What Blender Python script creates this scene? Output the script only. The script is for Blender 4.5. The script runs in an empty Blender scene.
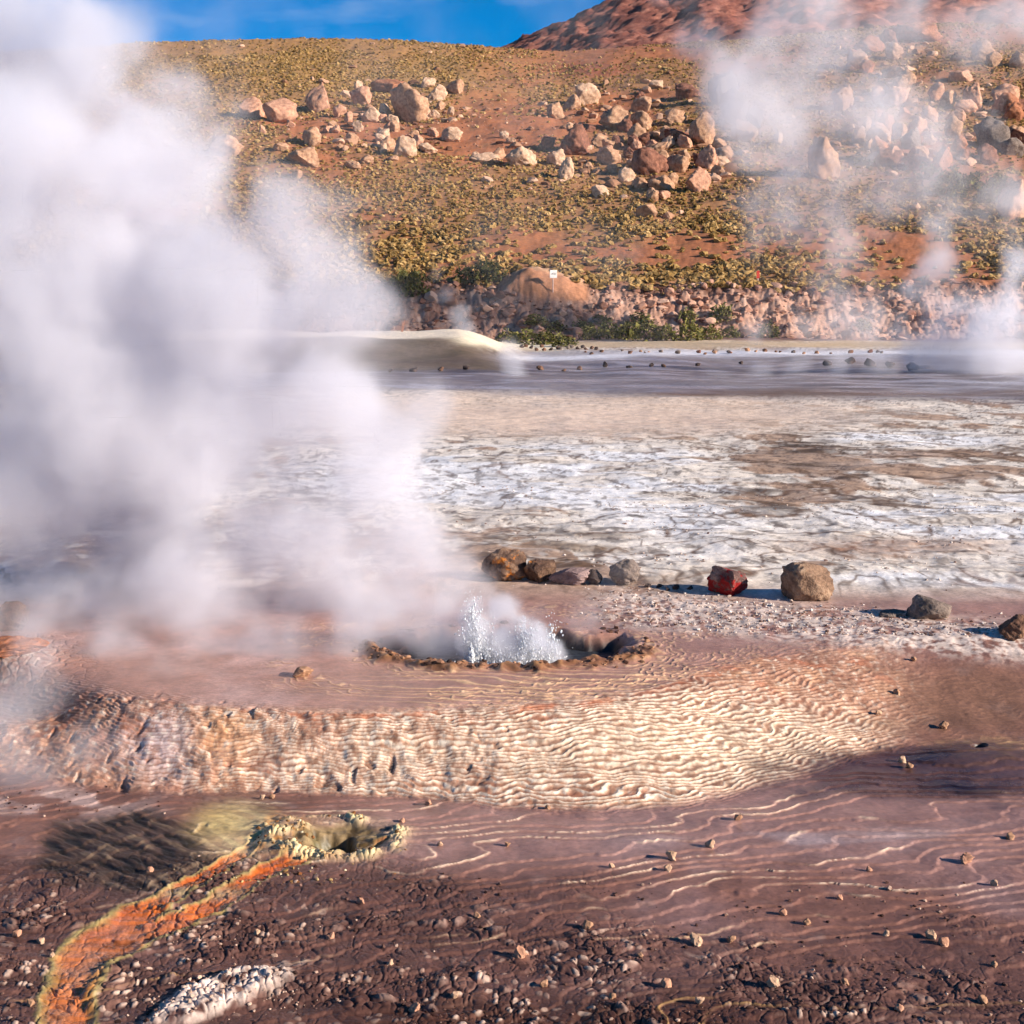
import bpy, math, random, time, numpy as np
from concurrent.futures import ThreadPoolExecutor
T0 = time.time()
def tick(m): print('TICK', m, round(time.time() - T0, 1))
from mathutils import Vector, Matrix
S = bpy.context.scene
COL = S.collection
random.seed(7)
rng = np.random.default_rng(11)
R = math.radians

# ------------------------------------------------------------------ camera maths
CAMZ = 3.5; F = 1400.0; HOR = 290.0
TH = math.atan((512 - HOR) / F); CT, ST = math.cos(TH), math.sin(TH)
def proj(x, y, z):
    dz = z - CAMZ
    f = np.maximum(y * CT - dz * ST, 0.05)
    u = y * ST + dz * CT
    return 512 + F * x / f, 512 - F * u / f
def ray(px, py):
    a = (px - 512) / F; b = (512 - py) / F
    return a, CT + b * ST, -ST + b * CT
def onz(px, py, z=0.0):
    a, b, c = ray(px, py); t = (z - CAMZ) / c
    return a * t, b * t
def at_y(px, py, y):
    a, b, c = ray(px, py); t = y / b
    return (a * t, y, CAMZ + c * t)

# ------------------------------------------------------------------ noise
def _h(ix, iy, seed):
    h = ix.astype(np.int32).view(np.uint32) * np.uint32(374761393) + iy.astype(np.int32).view(np.uint32) * np.uint32(668265263) + np.uint32((seed * 2246822519) & 0xFFFFFFFF)
    h = (h ^ (h >> np.uint32(13))) * np.uint32(1274126177)
    h = (h ^ (h >> np.uint32(16))) * np.uint32(2654435761)
    return (h ^ (h >> np.uint32(15))) & np.uint32(0xFFFFFF)
def _hf(ix, iy, seed): return _h(ix, iy, seed) / np.float64(16777216.0)
_GA = np.arange(1024) * (6.2831853 / 1024); _GX = np.cos(_GA); _GY = np.sin(_GA)
def gnoise(x, y, seed=0):
    ix = np.floor(x); iy = np.floor(y); fx = x - ix; fy = y - iy
    ix = ix.astype(np.int32); iy = iy.astype(np.int32)
    def g(a, b):
        k = _h(ix + a, iy + b, seed) & np.uint32(1023)
        return _GX[k] * (fx - a) + _GY[k] * (fy - b)
    u = fx * fx * fx * (fx * (fx * 6 - 15) + 10); v = fy * fy * fy * (fy * (fy * 6 - 15) + 10)
    a = g(0, 0); a = a + (g(1, 0) - a) * u
    b = g(0, 1); b = b + (g(1, 1) - b) * u
    return (a + (b - a) * v) * 1.5
def fbm(x, y, o=4, seed=0, gain=.5):
    s = 0; a = 1.0; n = 0
    for i in range(o):
        s = s + a * gnoise(x, y, seed + i * 17); n += a
        x = x * 2.03 + 5.1; y = y * 2.03 - 3.7; a *= gain
    return s / n
def worley(x, y, seed=0):
    ix = np.floor(x); iy = np.floor(y)
    f1 = np.full(x.shape, 9.0); f2 = f1.copy(); cid = np.zeros(x.shape)
    for a in (-1, 0, 1):
        for b in (-1, 0, 1):
            cx = ix + a; cy = iy + b
            dx = cx + .1 + .8 * _hf(cx, cy, seed) - x; dy = cy + .1 + .8 * _hf(cx, cy, seed + 5) - y
            d = np.sqrt(dx * dx + dy * dy); m = d < f1
            f2 = np.where(m, f1, np.minimum(f2, d)); cid = np.where(m, _hf(cx, cy, seed + 9), cid); f1 = np.where(m, d, f1)
    return f1, f2, cid
def ss(a, b, x):
    t = np.clip((x - a) / (b - a), 0, 1); return t * t * (3 - 2 * t)
def lin(r, g, b):
    return np.array([((c / 255 + .055) / 1.055) ** 2.4 if c > 10 else c / 255 / 12.92 for c in (r, g, b)])
def gi(px, py, cx, cy, rx, ry, p=2):
    return np.exp(-(((px - cx) / rx) ** 2 + ((py - cy) / ry) ** 2) ** (p / 2))

# ------------------------------------------------------------------ macro terrain
CREST = [(-260, 640), (0, 664), (40, 676), (130, 700), (290, 712), (400, 712), (500, 708), (580, 703), (650, 690), (720, 668), (800, 652), (900, 638), (1150, 620)]
FOOT = [(-260, 762), (0, 770), (60, 780), (130, 790), (250, 790), (380, 793), (500, 803), (600, 806), (700, 800), (780, 780), (850, 757), (920, 744), (1150, 735)]
HM = .37
cr = np.array([onz(a, b, HM) for a, b in CREST]); ft = np.array([onz(a, b, .02) for a, b in FOOT])
def tratio(x, y): return x / np.maximum(y, 1.0)
def hill_crest_v(px):
    return np.interp(px, [-900, -100, 100, 150, 220, 300, 400, 500, 560, 640, 760, 860, 930, 1024, 1300, 2200],
                     [150, 60, 49, 45, 42, 40.5, 42, 49, 53, 47, 40, 30, 26, 27, 20, 60])
def mound_s(x, y):
    yf = np.interp(x, ft[:, 0], ft[:, 1]) + .05 * gnoise(x * 1.7, x * 0 + 3.3, 3) + .03 * gnoise(x * 5, y * 2, 8)
    yc = np.interp(x, cr[:, 0], cr[:, 1]) + .06 * gnoise(x * 1.3, x * 0 + 7.7, 4)
    return (y - yf) / np.maximum(yc - yf, .2)
def macro(x, y):
    s = np.clip(mound_s(x, y), 0, 1)
    z = HM * (s * .55 + .45 * (s * s * (3 - 2 * s)))
    z = z + .012 * (np.clip(y, 0, 9) - 9)
    z = z - .20 * ss(15.5, 24, y) - .15 * ss(24, 45, y)
    z = z + .04 * np.exp(-((y - 15.2) / .6) ** 2) * ss(-.5, .8, x)
    z = z + .05 * fbm(x * .35, y * .35, 2, 40) * ss(15, 22, y)
    z = z + .35 * fbm(x * .05, y * .05, 3, 44) * ss(25, 60, y)
    # pale topped mound in the middle distance
    px = 512 + F * tratio(x, y)
    mx = ss(535, 455, px)
    z = z + 1.25 * mx * (ss(61, 72, y) * .96 + .04) * ss(100, 78, y) * ss(61, 64, y)
    # bank and hill
    yb = 101 + 1.2 * fbm(x * .12, y * 0 + 1.5, 3, 60) + .010 * x
    z = z + 3.5 * ss(yb, yb + 6.5, y) ** .85
    sh = np.clip((y - 106) / 154, 0, 1.5)
    zc = CAMZ + (HOR - hill_crest_v(px) - 9) / F * 260
    up = np.where(sh < 1, (zc - 3.8) * np.power(sh, 1.12), (zc - 3.8) * (1 - 1.6 * (sh - 1) ** 1.5))
    z = z + np.where(y > 106, up, 0)
    z = z + ss(108, 130, y) * (1.1 * fbm(x * .045, y * .045, 3, 70) + .35 * fbm(x * .25, y * .25, 2, 77)) * ss(275, 235, y)
    # low rise of bedrock on the lower edge of the hill (px 500-590)
    z = z + 0
    return z
GC = onz(508, 650, .36)   # geyser centre
def channel_mask(px, py):
    pts1 = [(70, 1060, 34), (66, 1000, 34), (80, 965, 34), (105, 938, 30), (135, 918, 24), (170, 897, 15), (205, 877, 12), (240, 855, 11), (262, 838, 9)]
    pts2 = [(95, 955, 26), (130, 938, 24), (175, 924, 17), (215, 904, 17), (250, 880, 15), (285, 862, 12), (345, 846, 9), (385, 838, 5)]
    m = np.zeros(px.shape)
    for pts in (pts1, pts2):
        for (a, b, w), (c, d, w2) in zip(pts, pts[1:]):
            vx, vy = c - a, d - b; L = vx * vx + vy * vy
            t = np.clip(((px - a) * vx + (py - b) * vy) / L, 0, 1)
            dd = np.hypot(px - a - t * vx, (py - b - t * vy) * 1.5)
            m = np.maximum(m, 1.5 - dd / (.68 * (w + (w2 - w) * t)))
    return m   # >0.5 inside, 0..0.5 margin
def terrain(x, y, want_col=True):
    z = macro(x, y)
    px, py = proj(x, y, z)
    s = mound_s(x, y)
    wx = x + .10 * fbm(x * 2.1, y * 2.1, 3, 101); wy = y + .10 * fbm(x * 2.1, y * 2.1, 3, 202)
    near = ss(40, 20, y)
    far = y > 60
    # ---- riser terraces
    ris = ss(-.12, .05, s) * ss(1.35, 1.0, s) * ss(-.1, 1, 14 - y)
    N = 24.0 + 8 * ss(.5, 2.4, x)
    t = np.clip(s, -.2, 1.4) * N + 2.2 * fbm(x * .8, y * .9, 2, 11) + 2.0 * fbm(x * 1.3, y * 3.2, 2, 18) + .8 * fbm(x * 5, y * 7, 3, 13) + .30 * fbm(x * 12, y * 9, 2, 14) + .8 * gnoise(x * 2.4, y * 2.4, 15)
    k = np.floor(t); fr = t - k
    rampR = ss(.45, .95, fr)
    lipR = np.exp(-((fr - .82) / .16) ** 2)
    knob = fbm(x * 7 + y * 4, y * 5, 2, 21)
    px_left = ss(620, 400, px)
    ris = ris * (1 - .65 * ss(850, 950, px))
    holes = ss(.38, .7, gnoise(x * 11, y * 7, 23)) * ss(.0, .3, gnoise(x * 2.2, y * 1.4, 24) + .15) * px_left
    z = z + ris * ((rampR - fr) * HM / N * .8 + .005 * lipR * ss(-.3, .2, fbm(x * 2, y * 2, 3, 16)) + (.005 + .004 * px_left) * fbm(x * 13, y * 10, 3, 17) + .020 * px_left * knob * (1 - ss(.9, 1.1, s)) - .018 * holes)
    # ---- flat rimstone contours in front of the mound and on the plateau behind it
    flatf = ss(.1, -.15, s)
    ph = (wy - .33 * wx + .44 * fbm(x * .4, y * .6, 2, 31) + .40 * fbm(x * .6, y * 1.5, 2, 42) + .055 * fbm(x * 4, y * 5, 3, 32) + .012 * gnoise(x * 17, y * 17, 33)) / .17
    fr2 = ph - np.floor(ph)
    brk = ss(.02, .26, gnoise(x * .7, np.floor(ph) * 7.31 + .2, 35) + .22 * gnoise(x * 3, y * 3, 36) + .42 * gi(px, py, 520, 835, 260, 34, 3) - .20 - .13 * ss(865, 900, py) + .34 * gi(px, py, 820, 888, 240, 12, 3) - .3 * gi(px, py, 760, 850, 160, 18, 3) - .6 * gi(px, py, 900, 765, 170, 24, 3) + .5 * gi(px, py, 860, 806, 190, 12, 3)) * (.2 + .8 * ss(-.2, .2, gnoise(x * 3.5, y * 5, 39)))
    crumb_zone = np.clip(ss(855 + 45 * ss(560, 700, px), 960 + 60 * ss(560, 700, px), py + 55 * fbm(x * 1.3, y * 1.3, 2, 37)) + ss(500, 330, px) * ss(835, 885, py), 0, 1) * flatf
    lipF = np.exp(-((fr2 - .90) / (.038 + .02 * gnoise(x * 5, y * 5, 41))) ** 2) * brk
    z = z + flatf * (ss(.80, 1.0, fr2) - fr2) * .012 + flatf * .007 * lipF * (1 + .7 * gnoise(x * 19, y * 19, 38))
    plat = ss(.95, 1.1, s) * ss(16, 14.5, y)
    gx, gy = (x - GC[0]), (y - GC[1]) * 1.15
    rg = np.hypot(gx, gy) + .16 * fbm(x * 2, y * 2, 3, 51)
    ph3 = (rg / .085 + .8 * gnoise(x * 9, y * 9, 52))
    fr3 = ph3 - np.floor(ph3)
    lipP = np.exp(-((fr3 - .5) / .13) ** 2) * ss(-.05, .25, gnoise(x * 1.4, y * 1.9, 53) + .22 * ss(.9, 1.5, rg) * ss(0, 1, x)) * ss(2.6, 1.7, rg)
    ph4 = (y + .10 * x + .30 * fbm(x * .6, y * 1.6, 2, 54) + .03 * fbm(x * 5, y * 6, 2, 57)) / .12
    fr4 = ph4 - np.floor(ph4)
    front = gi(px, py, 560, 690, 190, 22, 3)
    lipQ = np.exp(-((fr4 - .6) / .11) ** 2) * np.clip(front * 1.2 + .55 * gi(px, py, 860, 690, 150, 45, 3), 0, 1)
    z = z + plat * .007 * (lipP + lipQ)
    # ---- geyser basin
    rb = np.sqrt((gx / 1.16) ** 2 + ((y - GC[1] - .1) / .72) ** 2) + .26 * fbm(x * 2.4, y * 2.4, 3, 55)
    basin = ss(1.02, .72, rb)
    rim = np.exp(-((rb - 1.08) / .13) ** 2)
    rk = fbm(x * 7, y * 6, 2, 56)
    rimf = rim * ss(.25, -.15, y - GC[1] + .12 * x)
    z = z - .20 * basin * ss(16, 14, y) + (.035 * rimf + .012 * rim) * (1 + 1.1 * rk)
    # ---- crumbly crust in the foreground
    w1, w2, cid = worley(wx * 9.5, wy * 9.5, 61)
    u1, u2, cid2 = worley(wx * 25, wy * 22, 62)
    gap = ss(.0, .16, w2 - w1); gap2 = ss(0, .3, u2 - u1)
    pop = (cid > .9) * ss(.45, .15, w1); pop2 = (cid2 > .80) * ss(.6, .2, u1)
    patch = ss(-.12, .22, fbm(x * 1.4, y * 2.0, 4, 63) + .10 * gi(px, py, 560, 1010, 300, 30, 3))
    cz = crumb_zone * (.34 + .66 * patch)
    z = z + crumb_zone * .010 * fbm(x * 3, y * 4, 3, 43) + cz * .85 * (.016 * gap * ss(-.1, .5, gnoise(x * 3, y * 3, 64) + .4) + .006 * gap2 + .020 * pop + .009 * pop2 + .022 * fbm(x * 5, y * 5, 3, 65))
    # dark streaked crust
    dk = ss(.35, .75, gi(px, py, 125, 852, 105, 48, 3) + .25 * fbm(x * 3, y * 3, 3, 66))
    strk = fbm((x * .75 - y * .66) * 3, (x * .66 + y * .75) * 15, 3, 67)
    z = z + dk * flatf * .018 * strk
    # sinter ridge bottom left
    wr = ss(.35, .8, gi((px - 222) * .94 - (py - 996) * .34, (py - 996) * .94 + (px - 222) * .34, 0, 0, 90, 20, 3) + .28 * fbm(x * 5, y * 5, 3, 68))
    z = z + wr * (.035 + .014 * fbm(x * 14, y * 11, 2, 69) + .008 * gap2)
    # channel and its vent
    ch = channel_mask(px + 7 * fbm(x * 6, y * 6, 3, 71), py + 5 * fbm(x * 6 + 9, y * 6, 3, 72))
    ch = np.where(y < 9.6, ch, 0)
    z = z - .012 * ss(.2, .9, ch) + .004 * np.exp(-((ch - .25) / .2) ** 2) * (1 + 1.2 * fbm(x * 9, y * 8, 2, 75)) + .003 * ss(.3, .8, ch) * fbm(x * 5, y * 5, 3, 76)
    ve = np.sqrt(((px - 340) / 46) ** 2 + ((py - 838 + (px - 340) * .02) / 15) ** 2) + .26 * fbm(x * 7, y * 7, 2, 73)
    vrim = np.exp(-((ve - 1.25) / .28) ** 2) * (.15 + .85 * ss(-.15, .3, fbm(x * 4, y * 4, 2, 78) + .12)); vin = ss(1.0, .55, np.sqrt(((px - 333) / 27) ** 2 + ((py - 839) / 9) ** 2) + .3 * fbm(x * 9, y * 9, 2, 79)) 
    z = z + vrim * (.022 + .020 * gap2) - .14 * vin
    vk = gi(px, py, 282, 836, 32, 20, 3)
    z = z + .012 * ss(1.1, .6, ve) * fbm(x * 12, y * 10, 3, 80) - .03 * ss(1.1, .7, ve) * (1 - gi(px, py, 300, 834, 20, 12))
    z = z + vk * (.035 + .025 * fbm(x * 11, y * 9, 2, 74))
    # hollow with crusted edge on the right
    hr = np.sqrt(((px - 972) / 34) ** 2 + ((py - 752) / 9) ** 2)
    z = z + .05 * gi(px, py, 985, 756, 60, 12, 3) - .10 * ss(1, .5, np.sqrt(((px - 979) / 9) ** 2 + ((py - 750) / 4) ** 2))
    # ---- rough sinter behind the plateau
    sint = ss(13.6, 15.2, y) 
    amp = .010 + .0009 * y
    z = z + sint * ss(98, 80, y) * (.013 * ss(34, 14, y) * fbm(x * 4.5, y * 4, 3, 81) + .07 * ss(60, 24, y) * (.5 - np.abs(fbm(wx * .5 + .2 * y, wy * .7, 4, 85)))  + .03 * ss(70, 20, y) * fbm(x * 1.2, y * 1.1, 3, 82) + .0022 * y * fbm(x * .22, y * .22, 2, 83))
    strip = gi(py - (606 + (px - 600) * .085), 0, 0, 0, 20, 1, 4) * ss(560, 640, px) * near
    z = z + strip * .016 * fbm(x * 8, y * 6, 2, 84)
    hol = gi(px, py, 25, 690, 60, 26, 3)
    z = z - .10 * hol + .06 * gi(px, py, 10, 655, 45, 12) + .03 * gap * gi(px, py, 10, 655, 60, 20)
    # mid distance wet band relief
    # ---- bank rubble relief
    px0 = 512 + F * tratio(x, y)
    yb = 101 + 1.2 * fbm(x * .12, y * 0 + 1.5, 3, 60) + .010 * x
    bankside = ss(101, 104, y)
    bank = ss(yb - .3, yb + .8, y) * ss(yb + 8.2, yb + 6.0, y)
    obm = np.exp(-(np.abs((x - 2.6) / 3.0) ** 3 + np.abs((y - 107.2) / 2.3) ** 4))
    z = z + obm * (1.25 - .22 * (x - 2.6) + .5 * fbm(x * .45, y * .5, 3, 96))
    b1, b2, bid = worley(x * .9, y * .9 + 2, 91)
    c1, c2, _ = worley(x * 2.3, y * 2.3, 92)
    z = z + bank * (.30 * ss(0, .6, b2 - b1) * (bid - .2) + .10 * ss(0, .5, c2 - c1) + .65 * fbm(x * .5, y * .35, 3, 93)) * (1 - obm) + 0 * (bid)
    hillm = ss(yb + 6, yb + 9, y)
    z = z + hillm * .12 * fbm(x * 1.1, y * 1.1, 3, 95)
    if not want_col: return z
    # ================================================= colours
    n1 = fbm(x * .7, y * .7, 4, 301); n2 = fbm(x * 3.1, y * 3.1, 4, 302); n3 = fbm(x * 12, y * 12, 3, 303)
    def C(rgb): return lin(*rgb)[None, :]
    c = np.repeat(C((138, 95, 80)), x.size, 0)
    rough = np.full(x.shape, .55)
    def mix(col, m, r=None):
        nonlocal c, rough
        m = np.clip(m, 0, 1)
        c = c + (lin(*col)[None, :] - c) * m[:, None]
        if r is not None: rough = rough + (r - rough) * m
    mix((150, 116, 110), ss(-.1, .5, n1)); mix((98, 66, 58), ss(.0, .6, -n1 + .4 * n2) * .8)
    mix((160, 130, 122), ss(.15, .6, n2) * .5)
    # wet smooth flats just in front of the mound
    fl = flatf * ss(890, 845, py) * ss(760, 790, py + 0 * px)
    mix((164, 124, 112), fl * ss(300, 420, px) * .8, .24)
    mix((176, 152, 148), ss(.0, .5, fbm(x * .9, y * 2.5, 4, 305)) * gi(px, py, 820, 838, 190, 26, 3) * .8)
    # dark water stained ground right
    dkr = ss(.25, 1.0, gi(px, py, 870, 770, 150, 28, 2) + .9 * gi(px, py, 970, 776, 95, 32, 2) + .45 * n2 + .35 * fbm(x * 1.2, y * 4, 3, 371)) * .92
    mix((128, 92, 70), gi(px, py, 980, 700, 120, 40, 4) * .7)
    mix((178, 140, 98), gi(px, py, 990, 752, 70, 14, 4) * (.4 + .6 * ss(-.1, .3, n3)))
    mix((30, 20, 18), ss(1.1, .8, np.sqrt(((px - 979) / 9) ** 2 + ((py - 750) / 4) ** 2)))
    # crumbly crust
    mix((94, 62, 53), crumb_zone * .75, .5); mix((84, 54, 46), cz * .8, .6)
    mix((58, 37, 33), cz * (1 - gap) * .55)
    mix((140, 100, 84), cz * ss(.0, .4, n2) * .7)
    mix((70, 38, 24), ss(985, 1020, py + 12 * n2) * flatf * gi(px, py * 0, 560, 0, 260, 1, 4) * .8)
    mix((150, 120, 106), cz * np.clip(pop, 0, 1) * .8); mix((214, 182, 160), cz * np.clip(pop2 * 1.5, 0, 1) * .8 * ss(-.1, .2, n1 + n2))
    # flat contour lips
    mix((236, 206, 176), flatf * lipF * ss(985, 950, py + 30 * n1) * .9, .5)
    mix((172, 134, 82), flatf * lipF * ss(890, 935, py) * .7)
    # riser
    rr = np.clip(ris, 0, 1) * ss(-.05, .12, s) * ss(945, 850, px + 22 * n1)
    lo = ss(-.2, .3, fbm(x * 1.6, y * 1.6, 3, 311) + .25)
    mix((196, 150, 122), rr * (1 - .5 * ss(.75, 1.05, s)) * .9, .45)
    mix((212, 162, 126), rr * ss(-.1, .4, n2) * lo * .9)
    mix((184, 112, 80), rr * ss(.1, .45, fbm(x * 2.5, y * 5, 3, 312)) * .7)
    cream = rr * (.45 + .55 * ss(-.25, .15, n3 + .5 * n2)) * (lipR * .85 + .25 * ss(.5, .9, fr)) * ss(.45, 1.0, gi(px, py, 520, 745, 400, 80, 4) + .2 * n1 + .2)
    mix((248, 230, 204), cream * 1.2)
    mix((242, 214, 180), rr * gi(px, py, 700, 745, 170, 40, 3) * .55)
    mix((238, 208, 178), rr * gi(px, py, 440, 755, 160, 30, 3) * .45)
    mix((214, 190, 186), rr * gi(px, py, 160, 745, 50, 40, 3) * .75)
    mix((222, 160, 108), rr * gi(px, py, 222, 740, 36, 34, 3) * .8); mix((236, 190, 160), rr * gi(px, py, 300, 745, 60, 34, 3) * .35)
    mix((150, 84, 52), rr * gi(px, py, 68, 702, 26, 22, 3) * .8)
    mix((110, 66, 44), rr * holes * .7)
    gr_ = fbm(x * 17, y * 13, 3, 313)
    mix((140, 92, 66), rr * ss(.12, .34, gr_) * (.30 + .25 * px_left)); mix((252, 236, 212), rr * ss(.12, .4, -gr_) * .5)
    mix((148, 90, 66), rr * ss(.15, .42, fbm(x * 2.4 + y * 2, y * 5, 3, 314)) * ss(640, 300, px) * .6)
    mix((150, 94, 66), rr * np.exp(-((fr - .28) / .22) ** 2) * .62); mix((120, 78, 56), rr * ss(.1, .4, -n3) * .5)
    mix((70, 46, 44), dkr * .9, .22); mix((30, 24, 34), gi(px, py, 965, 785, 42, 13, 3) * ss(-.3, .1, n2) * .9, .15); mix((34, 26, 34), gi(px, py, 925, 758, 26, 6, 3) * .8, .15)
    mix((188, 104, 66), np.exp(-((s - .97) / .05) ** 2) * gi(px, 0, 460, 0, 230, 1, 4) * ss(13.5, 12, y) * ss(-.2, .2, n2) * .8)
    # plateau
    mix((178, 132, 114), plat * .75, .30)
    mix((196, 160, 150), plat * ss(0, .5, n1 + .3 * n2) * ss(600, 300, px) * .6)
    mix((112, 78, 70), plat * ss(0, .5, -n1 + .2 * n2) * ss(560, 700, px) * .8)
    mix((238, 196, 150), plat * np.clip(lipQ * .95 + lipP * .6, 0, 1), .5)
    mix((122, 86, 74), plat * gi(px, py, 930, 680, 180, 45, 4) * .5)
    # geyser basin
    mix((36, 29, 30), np.clip(basin * 2, 0, 1), .5)
    mix((120, 78, 48), np.clip(rimf * 1.3, 0, 1) * .9, .5)
    mix((168, 122, 80), np.clip(rimf, 0, 1) * ss(.05, .4, rk) * .8)
    # sinter plain
    qx = x + .6 * fbm(x * .5, y * .5, 2, 351); qy = y + .6 * fbm(x * .5, y * .5, 2, 352)
    wstreak = fbm((qx + .5 * qy) * .13, qy * .24, 3, 321, .55); vein = fbm(qx * .36 + .2 * qy, qy * .8, 4, 322, .55)
    ws2 = fbm(x * .14, y * .10, 4, 323, .6)
    lay = (.10 + 1.0 * gi(px, py, 560, 478, 260, 34, 4) + .45 * gi(px, py, 560, 412, 240, 26, 4) + .9 * gi(px, py, 900, 440, 120, 10, 3)
           + .5 * gi(px, py, 640, 548, 190, 24, 3) + 1.6 * gi(px, py, 900, 595, 130, 20, 3) + .8 * gi(px, py, 990, 525, 140, 40, 3) + .5 * gi(px, py, 700, 520, 120, 16, 3) + .6 * gi(px, py, 910, 500, 130, 24, 3)
           + .3 * gi(px, py, 200, 500, 250, 70, 4) - .5 * gi(px, py, 790, 470, 60, 45, 3) - .4 * gi(px, py, 880, 470, 160, 18, 3)
           - .65 * gi(px, py, 480, 545, 140, 18, 3) - .6 * gi(px, py, 900, 548, 110, 12, 3) - .5 * gi(px, py, 560, 590, 60, 12, 3))
    base_s = sint * ss(99, 92, y)
    mix((178, 146, 122), base_s, .85)
    mix((150, 108, 82), base_s * ss(0, .3, wstreak + .6 * vein) * .6)
    mix((194, 168, 150), base_s * ss(-.15, .25, vein) * .7)
    diag = fbm((qx + .30 * qy) * .9, qy * .17, 4, 361, .55); diag2 = fbm((qx - .22 * qy) * 1.5, qy * .30, 4, 362, .55)
    spk = fbm(x * 3.2, y * 1.1, 3, 363, .6)
    W = ss(-.07, .12, lay * .55 + .02 + .8 * wstreak + .45 * vein + .75 * diag + .35 * diag2 + .22 * spk)
    mix((242, 227, 210), base_s * W * .97, .75)
    mix((248, 243, 240), base_s * W * ss(.3, .9, lay) * ss(-.1, .2, vein + wstreak + .1))
    mix((226, 202, 180), base_s * gi(px, py, 560, 414, 260, 25, 4) * (.75 + .22 * ss(-.2, .2, wstreak + vein)))
    mix((222, 172, 146), base_s * gi(px, py, 620, 425, 130, 11, 3) * .6 * ss(-.3, .3, vein))
    cbn0 = gi(px, py, 580, 414, 300, 24, 4)
    vn = ss(.07, .0, np.abs(fbm(qx * .22 + .12 * qy, qy * .30, 4, 325, .55))) * ss(0, .3, ws2 + .1 + gi(px, py, 790, 470, 90, 80, 2) * .5)
    mix((100, 70, 44), base_s * vn * .9 * (1 - .7 * gi(px, py, 580, 414, 300, 24, 4)))
    chl = ss(.05, .0, np.abs(diag + .35 * vein)) * ss(-.1, .15, diag2 + .3 * gi(px, py, 780, 500, 130, 80, 2))
    mix((98, 68, 44), base_s * chl * .85 * (1 - .7 * cbn0)); mix((80, 60, 48), base_s * ss(.16, .34, fbm(x * 4.2, y * 1.6, 3, 364, .6)) * .6)
    mix((74, 52, 34), base_s * 1.2 * (gi(px, py, 800, 452, 40, 20, 3) + gi(px, py, 765, 500, 40, 18, 3) + .8 * gi(px, py, 745, 535, 50, 12, 3) + .7 * gi(px, py, 530, 558, 60, 8, 3) + .7 * gi(px, py, 880, 412, 60, 6, 3)) * ss(-.1, .3, vein) * .8)
    mix((160, 112, 84), base_s * gi(px, py, 900, 548, 110, 10, 3) * .6)
    mix((120, 90, 58), base_s * gi(px, py, 560, 545, 100, 12, 3) * ss(-.2, .2, vein) * .8)
    mix((124, 98, 92), base_s * gi(px, py, 1000, 585, 60, 20, 3) * ss(-.1, .2, n2) * .7)
    cbn = gi(px, py, 580, 414, 300, 24, 4)
    cr1 = (1 - .8 * cbn) * ss(.055, .0, np.abs(fbm(qx * .5 - .25 * qy, qy * .55, 3, 326, .5))) * ss(-.25, .15, gnoise(x * .2, y * .25, 327))
    mix((112, 78, 54), base_s * cr1 * .8)
    cr2 = ss(.05, .0, np.abs(fbm(qx * .7, qy * 1.2 + .3 * x, 3, 328, .5))) * ss(50, 30, y)
    mix((250, 240, 228), base_s * cr2 * .55 * ss(-.1, .2, wstreak))
    mix((70, 52, 44), base_s * ss(.16, .34, fbm(x * 2.6, y * 2.2, 4, 329, .6)) * .6)
    mix((232, 202, 178), base_s * cbn0 * (.55 + .3 * ss(-.2, .2, wstreak)))
    # pale gravel strip by the stones
    mix((222, 202, 188), strip * ss(-.35, .1, n3 + n2) * .9, .8)
    mix((120, 92, 80), strip * ss(.1, .4, -n3) * .5)
    # wet grey band v 352..392
    bnd = ss(347, 356, py) * ss(398, 386, py - .02 * (px - 512)) * base_s
    mix((122, 112, 116), bnd * .9, .3)
    st = fbm(x * .25, y * .9, 4, 331)
    mix((170, 166, 178), bnd * ss(0, .3, st) * .8, .2)
    mix((58, 48, 46), bnd * ss(.05, .35, -st) * .8 * ss(740, 860, px))
    mix((84, 72, 70), bnd * gi(py, 0, 372, 0, 5, 1) * ss(.3, -.2, st) * .9 * ss(860, 500, px))
    mix((110, 78, 48), gi(py, 0, 394, 0, 3.5, 1) * base_s * ss(600, 700, px) * .8)
    mix((236, 232, 236), base_s * gi(py, 0, 355 - 4 * ss(560, 700, px) + 2, 0, 3.2, 1) * ss(470, 540, px) * .95, .5)
    mix((196, 170, 138), base_s * ss(350, 345, py) * ss(480, 560, px))
    # middle mound
    mm = ss(535, 470, px) * ss(60, 63, y) * ss(90, 86, y)
    mix((110, 90, 70), mm * .95, .7); mix((92, 78, 58), mm * ss(0, .3, fbm(x * .5, y * .5, 3, 335)) * .7)
    mix((84, 68, 60), mm * gi(py, 0, 361, 0, 7, 1) * ss(.1, -.3, st) * .7)
    zt = z - (.05 + 1.30)
    mix((246, 226, 200), mm * ss(69.6, 71.2, y + .5 * n1) * .95)
    mix((240, 222, 190), gi(py - (341 + (px - 480) * .10), 0, 0, 0, 4, 1) * ss(440, 470, px) * ss(580, 540, px) * base_s)
    # channel colours
    chn = ss(.25, .75, ch)
    mix((166, 148, 92), ss(.02, .35, ch + .1 * n3) * .85, .5)
    mix((192, 92, 40), chn * (1 - .25 * ss(930, 980, py)), .14)
    mix((186, 130, 100), chn * ss(0, .4, n1 + .5 * n2) * ss(900, 940, py) * .7); mix((214, 112, 44), chn * ss(0, .4, n2) * .6); mix((128, 70, 34), chn * ss(.05, .35, -n2 + .3 * n3) * .8)
    mix((140, 118, 60), chn * ss(.95, .45, ch) * ss(920, 1000, py) * .8)
    mix((150, 140, 110), chn * gi(px, py, 195, 893, 60, 7, 2) * .9); 
    dkm = dk * flatf * (1 - ss(0, .3, ch))
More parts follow.
